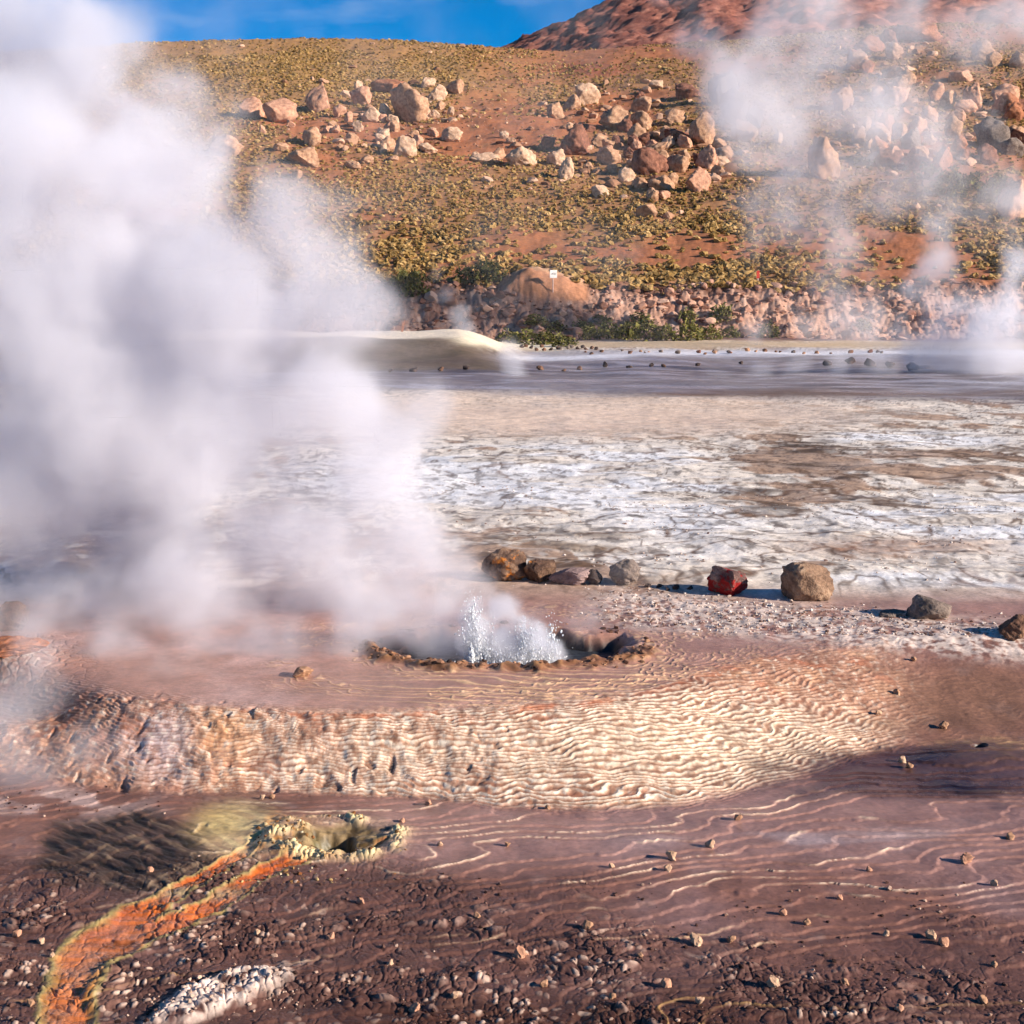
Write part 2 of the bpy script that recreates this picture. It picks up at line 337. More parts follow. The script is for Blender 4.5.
    mix((66, 48, 38), dkm * .9, .6); mix((24, 17, 13), dkm * ss(-.05, .3, -strk)); mix((128, 106, 84), dkm * ss(.15, .5, strk) * .7)
    mix((238, 214, 160), np.clip(vrim, 0, 1) * ss(9.6, 9.2, y)); mix((208, 120, 50), vrim * ss(.1, .5, n2) * ss(9.6, 9.2, y) * .6)
    mix((226, 200, 146), gi(px, py, 240, 830, 40, 26, 3) * (.5 + .5 * ss(-.2, .2, strk)) * .95)
    mix((206, 178, 104), gi(px, py, 218, 822, 28, 16, 3) * .5)
    mix((222, 150, 70), vk * ss(-.1, .4, n3) * .8); mix((150, 128, 84), ss(1.2, .8, ve) * .8 * ss(9.6, 9.2, y)); mix((84, 66, 40), ss(1.1, .7, ve) * ss(-.1, .3, n3) * ss(9.6, 9.2, y)); mix((26, 20, 15), vin * .95, .3); mix((140, 140, 96), vin * gi(px, py, 305, 832, 20, 10))
    mix((232, 206, 188), wr * ss(-.4, .1, n3) * .95)
    mix((214, 196, 184), gi(px, py, 10, 655, 45, 14, 3) * ss(-.2, .2, n3)); mix((70, 60, 66), hol * .7)
    mix((190, 160, 150), gi(px, py, 60, 802, 90, 16, 3) * ss(-.1, .2, n2) * .8)
    # bank and hill
    mix((176, 134, 112), bank, .9)
    mix((132, 84, 64), bank * ss(0, .5, fbm(x * .3, y * .4, 3, 341)) * .8); mix((206, 170, 148), bank * ss(.1, .5, fbm(x * 1.3, y * 1.3, 3, 342)) * .8)
    mix((84, 48, 36), ss(yb + 4.5, yb + 5.5, y) * ss(yb + 8, yb + 6.5, y) * .7)  # dark red soil strip, with the shadow band along the bank top in its colour
    hc = ss(yb + 5.5, yb + 7.5, y)
    mix((160, 112, 72), hc, .9)
    bare = fbm(x * .035, y * .03, 4, 343)
    mix((166, 102, 66), hc * ss(-.02, .28, bare + .5 * gi(px, py, 490, 110, 60, 60, 3)))
    mix((170, 134, 80), hc * ss(130, 60, py) * ss(620, 400, px) * .6)
    mix((176, 122, 90), ss(.2, .4, obm)); mix((204, 162, 126), ss(.2, .5, obm) * ss(106.5, 108, y) * .8)
    mix((150, 84, 58), hc * gi(px, py, 590, 70, 50, 8, 3)); 
    mix((128, 92, 56), hc * ss(.1, .5, fbm(x * .5, y * .5, 3, 344)) * .5)
    return z, c, rough, px, py

# ------------------------------------------------------------------ materials
def mat(name):
    m = bpy.data.materials.new(name); m.use_nodes = True
    nt = m.node_tree; b = nt.nodes['Principled BSDF']
    return m, nt, b
def ground_material():
    m, nt, b = mat('ground_crust'); N = nt.nodes.new; L = nt.links.new
    a = N('ShaderNodeAttribute'); a.attribute_name = 'Col'
    r = N('ShaderNodeAttribute'); r.attribute_name = 'Rough'
    tc = N('ShaderNodeNewGeometry')
    n1 = N('ShaderNodeTexNoise'); n1.inputs['Scale'].default_value = 28; n1.inputs['Detail'].default_value = 6; n1.inputs['Roughness'].default_value = .7
    L(tc.outputs['Position'], n1.inputs['Vector'])
    n2 = N('ShaderNodeTexNoise'); n2.inputs['Scale'].default_value = 3.2; n2.inputs['Detail'].default_value = 9; n2.inputs['Roughness'].default_value = .78
    L(tc.outputs['Position'], n2.inputs['Vector'])
    m2 = N('ShaderNodeMapRange'); m2.inputs['From Min'].default_value = .32; m2.inputs['From Max'].default_value = .68; m2.inputs['To Min'].default_value = .62; m2.inputs['To Max'].default_value = 1.28; L(n2.outputs[0], m2.inputs[0])
    mm_ = N('ShaderNodeMath'); mm_.operation = 'MULTIPLY'
    mr = N('ShaderNodeMapRange'); mr.inputs['From Min'].default_value = .3; mr.inputs['From Max'].default_value = .7
    mr.inputs['To Min'].default_value = .72; mr.inputs['To Max'].default_value = 1.22; L(n1.outputs[0], mr.inputs[0])
    mx = N('ShaderNodeVectorMath'); mx.operation = 'SCALE'; L(a.outputs['Color'], mx.inputs[0]); L(mr.outputs[0], mm_.inputs[0]); L(m2.outputs[0], mm_.inputs[1]); L(mm_.outputs[0], mx.inputs['Scale'])
    L(mx.outputs[0], b.inputs['Base Color'])
    ad = N('ShaderNodeMath'); ad.operation = 'MULTIPLY_ADD'; L(n1.outputs[0], ad.inputs[0]); ad.inputs[1].default_value = .25; ad.use_clamp = True
    sb = N('ShaderNodeMath'); sb.operation = 'SUBTRACT'; L(r.outputs['Fac'], sb.inputs[0]); sb.inputs[1].default_value = .08; L(sb.outputs[0], ad.inputs[2])
    L(ad.outputs[0], b.inputs['Roughness'])
    bp = N('ShaderNodeBump'); bp.inputs['Strength'].default_value = .55; bp.inputs['Distance'].default_value = .006
    L(n1.outputs[0], bp.inputs['Height']); L(bp.outputs[0], b.inputs['Normal'])
    b.inputs['Specular IOR Level'].default_value = .35
    return m
def rock_material(name, c1, c2, c3=None, scale=2.5, bump=.4, paint=None):
    m, nt, b = mat(name); N = nt.nodes.new; L = nt.links.new
    tc = N('ShaderNodeTexCoord')
    n = N('ShaderNodeTexNoise'); n.inputs['Scale'].default_value = scale; n.inputs['Detail'].default_value = 7; n.inputs['Roughness'].default_value = .68
    L(tc.outputs['Object'], n.inputs['Vector'])
    cr_ = N('ShaderNodeValToRGB'); e = cr_.color_ramp.elements
    e[0].position = .33; e[0].color = (*lin(*c1), 1); e[1].position = .66; e[1].color = (*lin(*c2), 1)
    if c3: q = cr_.color_ramp.elements.new(.5); q.color = (*lin(*c3), 1)
    L(n.outputs[0], cr_.inputs[0]); out = cr_.outputs[0]
    n2 = N('ShaderNodeTexNoise'); n2.inputs['Scale'].default_value = scale * 9; n2.inputs['Detail'].default_value = 3
    L(tc.outputs['Object'], n2.inputs['Vector'])
    mr = N('ShaderNodeMapRange'); mr.inputs['From Min'].default_value = .3; mr.inputs['From Max'].default_value = .7; mr.inputs['To Min'].default_value = .75; mr.inputs['To Max'].default_value = 1.2
    L(n2.outputs[0], mr.inputs[0])
    sc = N('ShaderNodeVectorMath'); sc.operation = 'SCALE'; L(out, sc.inputs[0]); L(mr.outputs[0], sc.inputs['Scale']); out = sc.outputs[0]
    if paint:
        n3 = N('ShaderNodeTexNoise'); n3.inputs['Scale'].default_value = paint[1]; n3.inputs['Detail'].default_value = 5; n3.inputs['Roughness'].default_value = .7
        mp = N('ShaderNodeMapping'); mp.inputs['Location'].default_value = paint[4] if len(paint) > 4 else (0, 0, 0); L(tc.outputs['Object'], mp.inputs[0]); L(mp.outputs[0], n3.inputs['Vector'])
        r2 = N('ShaderNodeMapRange'); r2.inputs['From Min'].default_value = paint[2]; r2.inputs['From Max'].default_value = paint[3]; L(n3.outputs[0], r2.inputs[0])
        mi = N('ShaderNodeMix'); mi.data_type = 'RGBA'; L(r2.outputs[0], mi.inputs['Factor']); L(out, mi.inputs['A']); mi.inputs['B'].default_value = (*lin(*paint[0]), 1)
        out = mi.outputs['Result']
    L(out, b.inputs['Base Color']); b.inputs['Roughness'].default_value = .88; b.inputs['Specular IOR Level'].default_value = .25
    bp = N('ShaderNodeBump'); bp.inputs['Strength'].default_value = .8; bp.inputs['Distance'].default_value = .05
    hb = N('ShaderNodeMath'); hb.operation = 'MULTIPLY_ADD'; L(n2.outputs[0], hb.inputs[0]); hb.inputs[1].default_value = .35; L(n.outputs[0], hb.inputs[2]); L(hb.outputs[0], bp.inputs['Height']); L(bp.outputs[0], b.inputs['Normal'])
    return m
def plain(name, rgb, rough=.8, spec=.3):
    m, nt, b = mat(name); N = nt.nodes.new; L = nt.links.new
    n = N('ShaderNodeTexNoise'); n.inputs['Scale'].default_value = 8; n.inputs['Detail'].default_value = 4
    g = N('ShaderNodeNewGeometry'); L(g.outputs['Position'], n.inputs['Vector'])
    mr = N('ShaderNodeMapRange'); mr.inputs['To Min'].default_value = .7; mr.inputs['To Max'].default_value = 1.3; L(n.outputs[0], mr.inputs[0])
    sc = N('ShaderNodeVectorMath'); sc.operation = 'SCALE'; sc.inputs[0].default_value = lin(*rgb); L(mr.outputs[0], sc.inputs['Scale']); L(sc.outputs[0], b.inputs['Base Color'])
    b.inputs['Roughness'].default_value = rough; b.inputs['Specular IOR Level'].default_value = spec
    return m
def varied(name, cols, scale, rough=.95):
    """colour picked per piece from a vertex attribute 'Rnd' """
    m, nt, b = mat(name); N = nt.nodes.new; L = nt.links.new
    a = N('ShaderNodeAttribute'); a.attribute_name = 'Rnd'
    cr_ = N('ShaderNodeValToRGB'); el = cr_.color_ramp.elements
    el[0].position = 0; el[0].color = (*lin(*cols[0]), 1); el[1].position = 1; el[1].color = (*lin(*cols[-1]), 1)
    for i, c in enumerate(cols[1:-1]):
        e = el.new((i + 1) / (len(cols) - 1)); e.color = (*lin(*c), 1)
    L(a.outputs['Fac'], cr_.inputs[0]); L(cr_.outputs[0], b.inputs['Base Color'])
    b.inputs['Roughness'].default_value = rough; b.inputs['Specular IOR Level'].default_value = .15
    return m

# ------------------------------------------------------------------ mesh helpers
def mesh_np(name, V, Fc, material, smooth=True, attrs=None):
    """V (n,3), Fc (m,k) all with k corners"""
    me = bpy.data.meshes.new(name); n, m_, k = len(V), len(Fc), Fc.shape[1]
    me.vertices.add(n); me.vertices.foreach_set('co', np.ascontiguousarray(V, np.float32).ravel())
    me.loops.add(m_ * k); me.loops.foreach_set('vertex_index', np.ascontiguousarray(Fc, np.int32).ravel())
    me.polygons.add(m_); me.polygons.foreach_set('loop_start', np.arange(0, m_ * k, k, dtype=np.int32))
    me.polygons.foreach_set('loop_total', np.full(m_, k, np.int32))
    me.polygons.foreach_set('use_smooth', np.full(m_, smooth, bool))
    me.update(calc_edges=True)
    for nm, (ty, arr) in (attrs or {}).items():
        at = me.attributes.new(nm, ty, 'POINT')
        at.data.foreach_set('color' if ty == 'FLOAT_COLOR' else 'value', np.ascontiguousarray(arr, np.float32).ravel())
    me.materials.append(material)
    return me
def link(name, me, loc=None, kind=None, label=None, cat=None, group=None, parent=None):
    if label and len(label.split()) > 16: print('LONG', len(label.split()), label)
    o = bpy.data.objects.new(name, me); COL.objects.link(o)
    if loc is not None: o.location = loc
    if kind: o['kind'] = kind
    if label: o['label'] = label
    if cat: o['category'] = cat
    if group: o['group'] = group
    if parent: o.parent = parent
    return o
def ico(sub):
    import bmesh
    bm = bmesh.new(); bmesh.ops.create_icosphere(bm, subdivisions=sub, radius=1)
    bm.verts.ensure_lookup_table()
    V = np.array([v.co[:] for v in bm.verts]); Fc = np.array([[v.index for v in f.verts] for f in bm.faces]); bm.free()
    return V, Fc
ICO = {i: ico(i) for i in (1, 2, 3, 4, 5)}
def n3(V, s, seed):
    a = gnoise(V[:, 0] * s + 3 * V[:, 2] * s * .37, V[:, 1] * s + seed * 1.7, seed) + gnoise(V[:, 2] * s + 11, V[:, 0] * s - V[:, 1] * s * .6, seed + 3)
    return a * .7
def rock_verts(seed, sub, cuts=9, rough=.10, round_=.0, lump=.18, box=1.0):
    r = np.random.default_rng(seed)
    V, Fc = ICO[sub]; V = V.copy()
    if box < 1: V = np.sign(V) * np.abs(V) ** box; V /= V.max()
    V = V * (1 + lump * n3(V, 1.1, seed))[:, None]
    if round_ < .05: V = V @ (np.eye(3) + r.uniform(-.16, .16, (3, 3)))
    for _ in range(cuts):
        d = r.normal(size=3); d /= np.linalg.norm(d); h = r.uniform(.40, .80) + round_
        p = V @ d; over = np.maximum(p - h, 0); V = V - np.outer(over * .93, d)
    V = V * (1 + rough * n3(V, 3.2, seed + 7) + rough * .5 * n3(V, 8, seed + 8))[:, None]
    return V, Fc
def rock_mesh(name, seed, size, material, sub=4, **k):
    V, Fc = rock_verts(seed, sub, **k)
    ext = V.max(0) - V.min(0); V = (V - (V.max(0) + V.min(0)) / 2) / ext * np.array(size)
    V[:, 2] += size[2] * .5
    return mesh_np(name, V, Fc, material)

# ------------------------------------------------------------------ TERRAIN MESH
def ground_sheet():
    t = np.concatenate([-np.geomspace(2.8, .49, 60)[:-1], np.linspace(-.48, .48, 1450), np.geomspace(.49, 2.8, 60)])
    vs = []; v = 1190.0
    while v > 341:
        vs.append(v)
        v -= .42 if 700 < v < 815 else (.6 if v > 815 else (.65 if v > 600 else (.85 if v > 400 else .5)))
    yn = CAMZ / np.tan(TH - np.arctan((512 - np.array(vs)) / F))
    yn = yn[yn < 99]
    ys = np.concatenate([np.linspace(-40, yn[0] - .3, 14), yn, np.linspace(99.1, 109, 90), np.linspace(109.4, 272, 330), np.linspace(274, 430, 14)])
    T, Y = np.meshgrid(t, ys)
    X = T * (np.maximum(Y, 4.0))
    x = X.ravel(); y = Y.ravel()
    z = np.empty_like(x); c = np.empty((x.size, 3)); r = np.empty_like(x)
    CH = 60000
    def part(i): z[i:i + CH], c[i:i + CH], r[i:i + CH], _, _ = terrain(x[i:i + CH], y[i:i + CH])
    with ThreadPoolExecutor(4) as ex: list(ex.map(part, range(0, x.size, CH)))
    nr, nc = Y.shape
    idx = np.arange(nr * nc).reshape(nr, nc)
    Fc = np.stack([idx[:-1, :-1], idx[:-1, 1:], idx[1:, 1:], idx[1:, :-1]], -1).reshape(-1, 4)
    cc = np.concatenate([c, np.ones((x.size, 1))], 1)
    me = mesh_np('ground', np.stack([x, y, z], 1), Fc, ground_material(), True, {'Col': ('FLOAT_COLOR', cc), 'Rough': ('FLOAT', r)})
    link('ground', me, kind='structure')
    print('ground', nr, nc)
ground_sheet()
def gz(x, y):
    return terrain(np.atleast_1d(np.asarray(x, float)), np.atleast_1d(np.asarray(y, float)), False)
def hit(px, py, y0=5.0, y1=275.0, lower=False):
    """first ground point along a pixel ray"""
    a, b, c = ray(px, py)
    ys = np.concatenate([np.arange(5, 30, .25), np.arange(30, 110, 1.0), np.arange(110, 290, 2.0)]); tt = ys / b
    below = np.nonzero(CAMZ + c * tt <= macro(a * tt, ys))[0]
    i = below[0] if len(below) else len(ys) - 1
    ys = np.linspace(ys[max(i - 1, 0)], ys[i], 40); tt = ys / b
    below = np.nonzero(CAMZ + c * tt <= macro(a * tt, ys))[0]
    i = below[0] if len(below) else 39
    x, y = a * tt[i], ys[i]
    return x, y, float(gz(x, y)[0])

# ------------------------------------------------------------------ mountain behind
def mountain():
    xs = np.linspace(-260, 700, 640); ys = np.concatenate([np.linspace(400, 640, 300), np.linspace(645, 800, 20)])
    X, Y = np.meshgrid(xs, ys); x = X.ravel(); y = Y.ravel()
    px = 512 + F * x / 600
    v = np.interp(px, [300, 440, 520, 560, 610, 650, 700, 800, 1024, 1600, 2200], [180, 90, 52, 36, 14, 3, -12, -30, -50, -60, 0])
    zc = CAMZ + (HOR - v) / F * 600
    s = np.clip((y - 400) / 200, 0, 1)
    rd = 1 - np.abs(fbm(x * .02, y * .012, 4, 401))
    z = 35 + (zc - 35) * s ** .9 - 60 * ss(600, 800, y)
    z = z + (rd - .8) * 7 * ss(.0, .3, s) * ss(1.02, .9, s) + 3.0 * fbm(x * .11, y * .11, 4, 402, .6) + 1.2 * fbm(x * .5, y * .5, 2, 403)
    nr, nc = X.shape; idx = np.arange(nr * nc).reshape(nr, nc)
    Fc = np.stack([idx[:-1, :-1], idx[:-1, 1:], idx[1:, 1:], idx[1:, :-1]], -1).reshape(-1, 4)
    m, nt, b = mat('mountain_scree'); N = nt.nodes.new; L = nt.links.new
    g = N('ShaderNodeNewGeometry'); n = N('ShaderNodeTexNoise'); n.inputs['Scale'].default_value = .12; n.inputs['Detail'].default_value = 8; n.inputs['Roughness'].default_value = .75
    L(g.outputs['Position'], n.inputs['Vector']); r = N('ShaderNodeValToRGB'); e = r.color_ramp.elements
    e[0].position = .36; e[0].color = (*lin(98, 60, 54), 1); e[1].position = .66; e[1].color = (*lin(184, 126, 104), 1); q = e.new(.5); q.color = (*lin(142, 88, 74), 1)
    L(n.outputs[0], r.inputs[0]); L(r.outputs[0], b.inputs['Base Color']); b.inputs['Roughness'].default_value = 1; b.inputs['Specular IOR Level'].default_value = .1
    link('mountain', mesh_np('mountain', np.stack([x, y, z], 1), Fc, m), kind='structure')
mountain()

tick('mountain')
# ------------------------------------------------------------------ rocks
M = {
 'tan': rock_material('tan_rock', (128, 90, 68), (200, 158, 126), (174, 132, 102)),
 'sandy': rock_material('sandy_rock', (96, 72, 58), (170, 140, 114), (138, 108, 86), scale=5),
 'pale': rock_material('pale_rock', (150, 114, 92), (220, 184, 154), (196, 158, 128)),
 'pink': rock_material('pink_rock', (150, 102, 82), (212, 162, 132), (188, 138, 110)),
 'red': rock_material('reddish_rock', (86, 54, 44), (156, 106, 84), (126, 82, 64)),
 'orange': rock_material('orange_rock', (126, 76, 52), (186, 126, 92), (160, 102, 72)),
 'grey': rock_material('grey_rock', (88, 76, 70), (146, 128, 116), (118, 102, 92), scale=5),
 'dark': rock_material('dark_rock', (38, 30, 30), (112, 90, 78), (70, 56, 52), scale=4),
 'brown': rock_material('brown_rock', (70, 46, 38), (150, 112, 84), (112, 80, 62), scale=5),
 'lichen': rock_material('lichen_rock', (60, 42, 36), (150, 120, 96), (102, 76, 60), scale=6, paint=((196, 118, 44), 7, .56, .64)),
 'painted': rock_material('red_painted_rock', (66, 46, 44), (168, 138, 122), (112, 84, 78), scale=6, paint=((142, 26, 24), 5.5, .47, .54, (.6, .2, .5))),
 'mauve': rock_material('mauve_rock', (108, 88, 86), (160, 134, 128), scale=5),
}
_rs = [100]
def rock(px, py, w, h, m, label, group=None, name='boulder', cat='boulder', sub=None, depth=.85, rz=None, sink=.12, **k):
    """px,py: picture position of the rock's foot middle; w,h in picture pixels"""
    x, y, z = hit(px, py)
    dist = y * CT + (CAMZ - z) * ST
    W, H = w / F * dist, h / F * dist * 1.04
    _rs[0] += 13
    sub = max(sub or 0, 5 if w > 20 and y < 40 else 4 if w > 12 else 3)
    D = W * depth
    me = rock_mesh(name, _rs[0], (W, D, H * (1 + sink)), M[m], sub, **k)
    # sit on the ground: take the lowest ground height under the middle of the footprint
    y2 = y + D * .3
    zz = float(min(gz([x - W * .3, x, x + W * .3], [y2, y2, y2])))
    o = link(name, me, (x, y2, zz - H * sink), label=label, cat=cat, group=group)
    o.rotation_euler = (0, 0, 0)
    return o
# stones set round the geyser
rock(505, 583, 48, 32, 'lichen', 'dark brown boulder with orange lichen, left end of the stone row behind the geyser', cuts=6, round_=.08, name='boulder')
rock(540, 584, 34, 22, 'lichen', 'olive and orange stained boulder touching the dark lichen boulder on its right side', cuts=6, round_=.1)
rock(571, 587, 46, 17, 'mauve', 'low mauve grey slab of rock half sunk in gravel behind the geyser', cuts=5, round_=.1, depth=.6)
rock(594, 587, 18, 15, 'dark', 'small dark stone against the right end of the low mauve slab', cuts=7)
rock(625, 588, 32, 25, 'grey', 'tilted olive grey oval stone midway between the mauve slab and the red painted stone', cuts=5, round_=.12)
rock(729, 597, 43, 28, 'painted', 'boulder with red paint daubed over its face', cuts=9, round_=.02)
rock(811, 601, 54, 36, 'sandy', 'squarish rough tan boulder, largest in the row right of the geyser', cuts=5, round_=.22, rough=.09, lump=.10, box=.62, depth=.8)
rock(932, 619, 46, 22, 'grey', 'low rounded grey stone with a long shadow on the white crust', cuts=2, round_=.2, rough=.06, sink=.5)
rock(893, 617, 30, 5, 'grey', 'thin flat grey slab lying just left of the low rounded grey stone', name='stone', cat='stone', cuts=5, sink=.5)
rock(1017, 640, 34, 22, 'brown', 'orange brown boulder cut off by the right edge of the picture', cuts=8)
rock(10, 632, 34, 28, 'brown', 'dark reddish boulder at the far left in thin steam', cuts=8)
rock(14, 664, 56, 18, 'orange', 'flat orange brown rock at the left edge, in front of the dark reddish boulder', cuts=6)
rock(303, 678, 22, 10, 'tan', 'small tan block lying alone on the wet flat left of the geyser', name='stone', cat='stone', cuts=8)
# small dark stones between the painted stone and the lichen boulder
for i, (a, b, w, h) in enumerate([(660, 590, 8, 4), (676, 591, 7, 5), (690, 591, 7, 4), (668, 592, 5, 3), (648, 590, 7, 4)]):
    rock(a, b, w, h, 'dark', 'small dark stone just left of the red painted boulder', 'small dark stones beside the painted boulder', name='stone', cat='stone', sub=3)

tick('hillside boulders:')
# hillside boulders: px, foot py, w, h, material, own label or cluster key
CL = {
 'L': ('rock in the loose cluster on the upper left of the hillside', 'rocks of the upper left cluster on the hillside'),
 'C': ('rock in the dense central cluster of boulders on the hillside', 'rocks of the central cluster on the hillside'),
 'R': ('rock in the broken outcrop on the right of the hillside, behind thin steam', 'rocks of the right outcrop on the hillside'),
}
HB = [
 (251,119,24,18,'pink','leftmost clear boulder on the hillside, pink and angular, beside the steam'),
 (279,124,31,22,'pink','broad orange pink boulder second from the left on the hillside'),
 (317,112,23,25,'pink','upright knobbly pink boulder standing alone on the upper left hillside'),
 (389,93,34,11,'orange','long low pinkish slab at the top of the upper left cluster'),
 (409,122,36,30,'tan','biggest boulder of the upper left cluster, pink tan'),
 (360,106,20,16,'pink','L'),(358,90,9,8,'pale','L'),(428,88,14,9,'pale','L'),(437,100,19,13,'pale','L'),(455,94,16,12,'tan','L'),
 (371,122,18,12,'pale','L'),(393,125,11,9,'pale','L'),(427,119,8,10,'pale','L'),
 (452,142,20,12,'pale','pale wedge boulder on bare red soil right of the upper left cluster'),
 (311,147,18,17,'tan','L'),(302,166,32,17,'tan','broad tan boulder low on the left of the hillside just above the steam'),
 (382,144,13,9,'pale','L'),(388,151,14,12,'tan','L'),(405,157,21,18,'pale','pale leaning boulder at the bottom of the upper left cluster'),(428,154,18,9,'pale','L'),
 (358,132,11,9,'pale','L'),(355,142,10,6,'tan','L'),(367,164,12,7,'tan','L'),(297,178,10,8,'tan','L'),(281,152,15,7,'tan','L'),(291,128,8,7,'pink','L'),
 (352,169,16,6,'tan','L'),(262,134,7,9,'pink','L'),(332,128,9,6,'tan','L'),(226,157,30,18,'tan','L'),(340,150,8,5,'tan','L'),(415,138,9,6,'tan','L'),(440,110,10,7,'tan','L'),
 (484,164,27,9,'pale','long flat pale rock between the two main clusters'),(476,158,9,6,'pale','C'),(499,160,13,11,'tan','C'),
 (521,166,29,16,'pale','pale cream boulder at the left edge of the central cluster'),(504,139,9,7,'pale','C'),(511,144,10,5,'tan','C'),
 (588,105,24,18,'pale','uppermost, palest of three boulders in a slanting row above the central cluster'),
 (572,110,17,13,'tan','middle boulder of the slanting row of three above the central cluster'),
 (556,119,16,15,'tan','lowest boulder of the slanting row of three above the central cluster'),
 (656,89,14,8,'pale','small pale boulder alone above the central cluster'),
 (689,99,24,14,'red','dark reddish boulder at the top right of the central cluster'),
 (641,113,19,13,'tan','C'),(614,130,27,19,'tan','C'),(642,131,20,16,'tan','C'),(638,145,20,17,'tan','C'),
 (576,157,31,26,'red','large rounded reddish boulder in the left half of the central cluster'),
 (556,165,17,13,'pale','C'),(566,179,15,18,'pale','pointed pale boulder below the large rounded reddish boulder'),
 (601,146,18,10,'tan','C'),(609,165,23,13,'tan','C'),
 (650,175,33,23,'red','dark red brown boulder with a shaded left face in the lower central cluster'),
 (627,182,16,13,'pale','C'),(601,196,18,10,'pale','C'),(657,158,20,13,'tan','C'),(678,173,23,15,'tan','C'),
 (707,168,21,20,'pink','C'),(699,192,24,21,'pink','rounded pink boulder at the lower right of the central cluster, by the steam'),
 (662,191,25,12,'tan','C'),(640,188,15,8,'tan','C'),
 (703,146,24,36,'tan','tall narrow tan boulder at the right of the central cluster'),
 (724,106,28,28,'grey','C'),(735,124,26,32,'grey','C'),(676,124,20,13,'tan','C'),(678,142,26,10,'red','C'),(745,143,25,19,'tan','C'),(756,129,17,17,'grey','C'),
 (568,130,10,6,'tan','C'),(668,140,14,9,'tan','C'),(590,132,10,6,'red','C'),(618,145,12,8,'red','C'),(588,170,10,7,'tan','C'),(630,158,12,9,'red','C'),
 (647,219,20,13,'tan','single tan boulder among the grass tussocks below the central cluster'),
 (597,175,8,6,'tan','C'),(684,160,12,9,'tan','C'),(640,98,10,6,'red','C'),(720,150,14,10,'tan','C'),(718,176,12,9,'tan','C'),
 (827,180,32,40,'tan','R'),(842,111,20,23,'tan','R'),
 (917,42,48,16,'orange','long orange slab of rock forming the ledge at the top right of the hill'),
 (890,45,16,13,'red','R'),(870,53,28,14,'orange','orange boulder left of the long orange ledge at the top right'),(856,68,17,16,'orange','R'),
 (963,82,23,11,'pink','R'),(974,112,20,25,'pink','upright pink boulder with a dark shadow near the right edge of the hillside'),
 (1008,107,30,20,'pink','broad pink boulder at the right edge of the hillside, right of the upright pink one'),
 (938,101,13,10,'tan','R'),(955,138,16,19,'tan','R'),(943,170,21,23,'orange','square orange tan boulder at the bottom of the right outcrop'),
 (900,140,14,18,'tan','R'),(888,135,17,20,'orange','R'),(880,160,17,24,'orange','R'),(896,168,18,18,'pink','R'),(912,150,19,18,'grey','R'),(922,165,13,14,'tan','R'),
 (1012,156,26,15,'grey','R'),(994,150,32,28,'grey','R'),(990,166,18,12,'red','R'),(908,84,19,12,'tan','R'),(846,109,14,16,'tan','R'),
 (1014,220,30,34,'pink','large smooth pink boulder low at the right edge of the hillside'),(1016,190,18,11,'orange','R'),
 (870,150,10,10,'tan','R'),(905,120,12,10,'orange','R'),(930,145,12,10,'tan','R'),(965,160,12,9,'red','R'),(880,120,10,9,'orange','R'),(868,130,10,12,'tan','R'),
]
_q = random.Random(21)
for k in range(34):
    HB.append((_q.uniform(855, 1022), _q.uniform(60, 172), _q.uniform(11, 24), _q.uniform(9, 18), _q.choice(['tan', 'pink', 'orange', 'tan', 'red']), 'R'))
for k in range(30):
    HB.append((_q.gauss(650, 42), _q.gauss(152, 22), _q.uniform(8, 18), _q.uniform(7, 14), _q.choice(['tan', 'pink', 'pale', 'red']), 'C'))
for k in range(16):
    HB.append((_q.gauss(395, 34), _q.gauss(128, 18), _q.uniform(7, 14), _q.uniform(6, 11), _q.choice(['tan', 'pink', 'pale']), 'L'))
for (a, b, w, h, m, l) in HB:
    if l in CL: rock(a, b, w * 1.12, min(h, w * 1.15) * 1.12, m, CL[l][0], CL[l][1], sub=4, cuts=8, round_=.04, rough=.14, sink=.3)
    else: rock(a, b, w * 1.12, min(h, w * 1.2) * 1.12, m, l, sub=4, cuts=8, round_=.04, rough=.14, sink=.3)
rr2_ = random.Random(8)
# line of dark stones across the wet flat
for (a, b, w, h) in [(392,372,8,4),(415,372,9,5),(441,372,8,5),(466,371,7,5),(540,369,9,5),(564,370,6,3),(581,368.5,8,4.5),(607,367,8,7),(629.5,368,7,3),(651,367,9,5),(665,367,7,4),(699,366,6,4)]:
    rock(a + rr2_.uniform(-2, 2), b + rr2_.uniform(-1, 1), w * rr2_.uniform(.55, 1), h * .85, rr2_.choice(['dark', 'brown']), 'small dark stone in the line across the grey wet flat', 'dark stones in a line across the grey wet flat', name='stone', cat='stone', sub=3, sink=.2)
for (a, b, w, h) in [(828,366,9,5),(850.5,365,11,7),(870.5,367,12,8),(891,368,10,6),(914,372,14,8),(926,369,12,4),(741,363,5,3)]:
    rock(a, b, w, h, 'dark', 'dark rock lump on the wet flat left of the bluish steam column', 'dark lumps on the wet flat beside the steam column', name='stone', cat='stone', sub=3, sink=.2)
rr_ = random.Random(4)
for i in range(38):
    a = 588 + i * 8.2 + rr_.uniform(-5, 5); w = rr_.uniform(2.5, 6)
    if rr_.random() < .25: continue
    rock(a, 353.5 + rr_.uniform(-1.2, .5), w, w * .6, rr_.choice(['brown', 'tan', 'grey', 'red']), 'small stone edging the far side of the white flat below the bank', 'small stones edging the far side of the white flat', name='stone', cat='stone', sub=2, sink=.2)
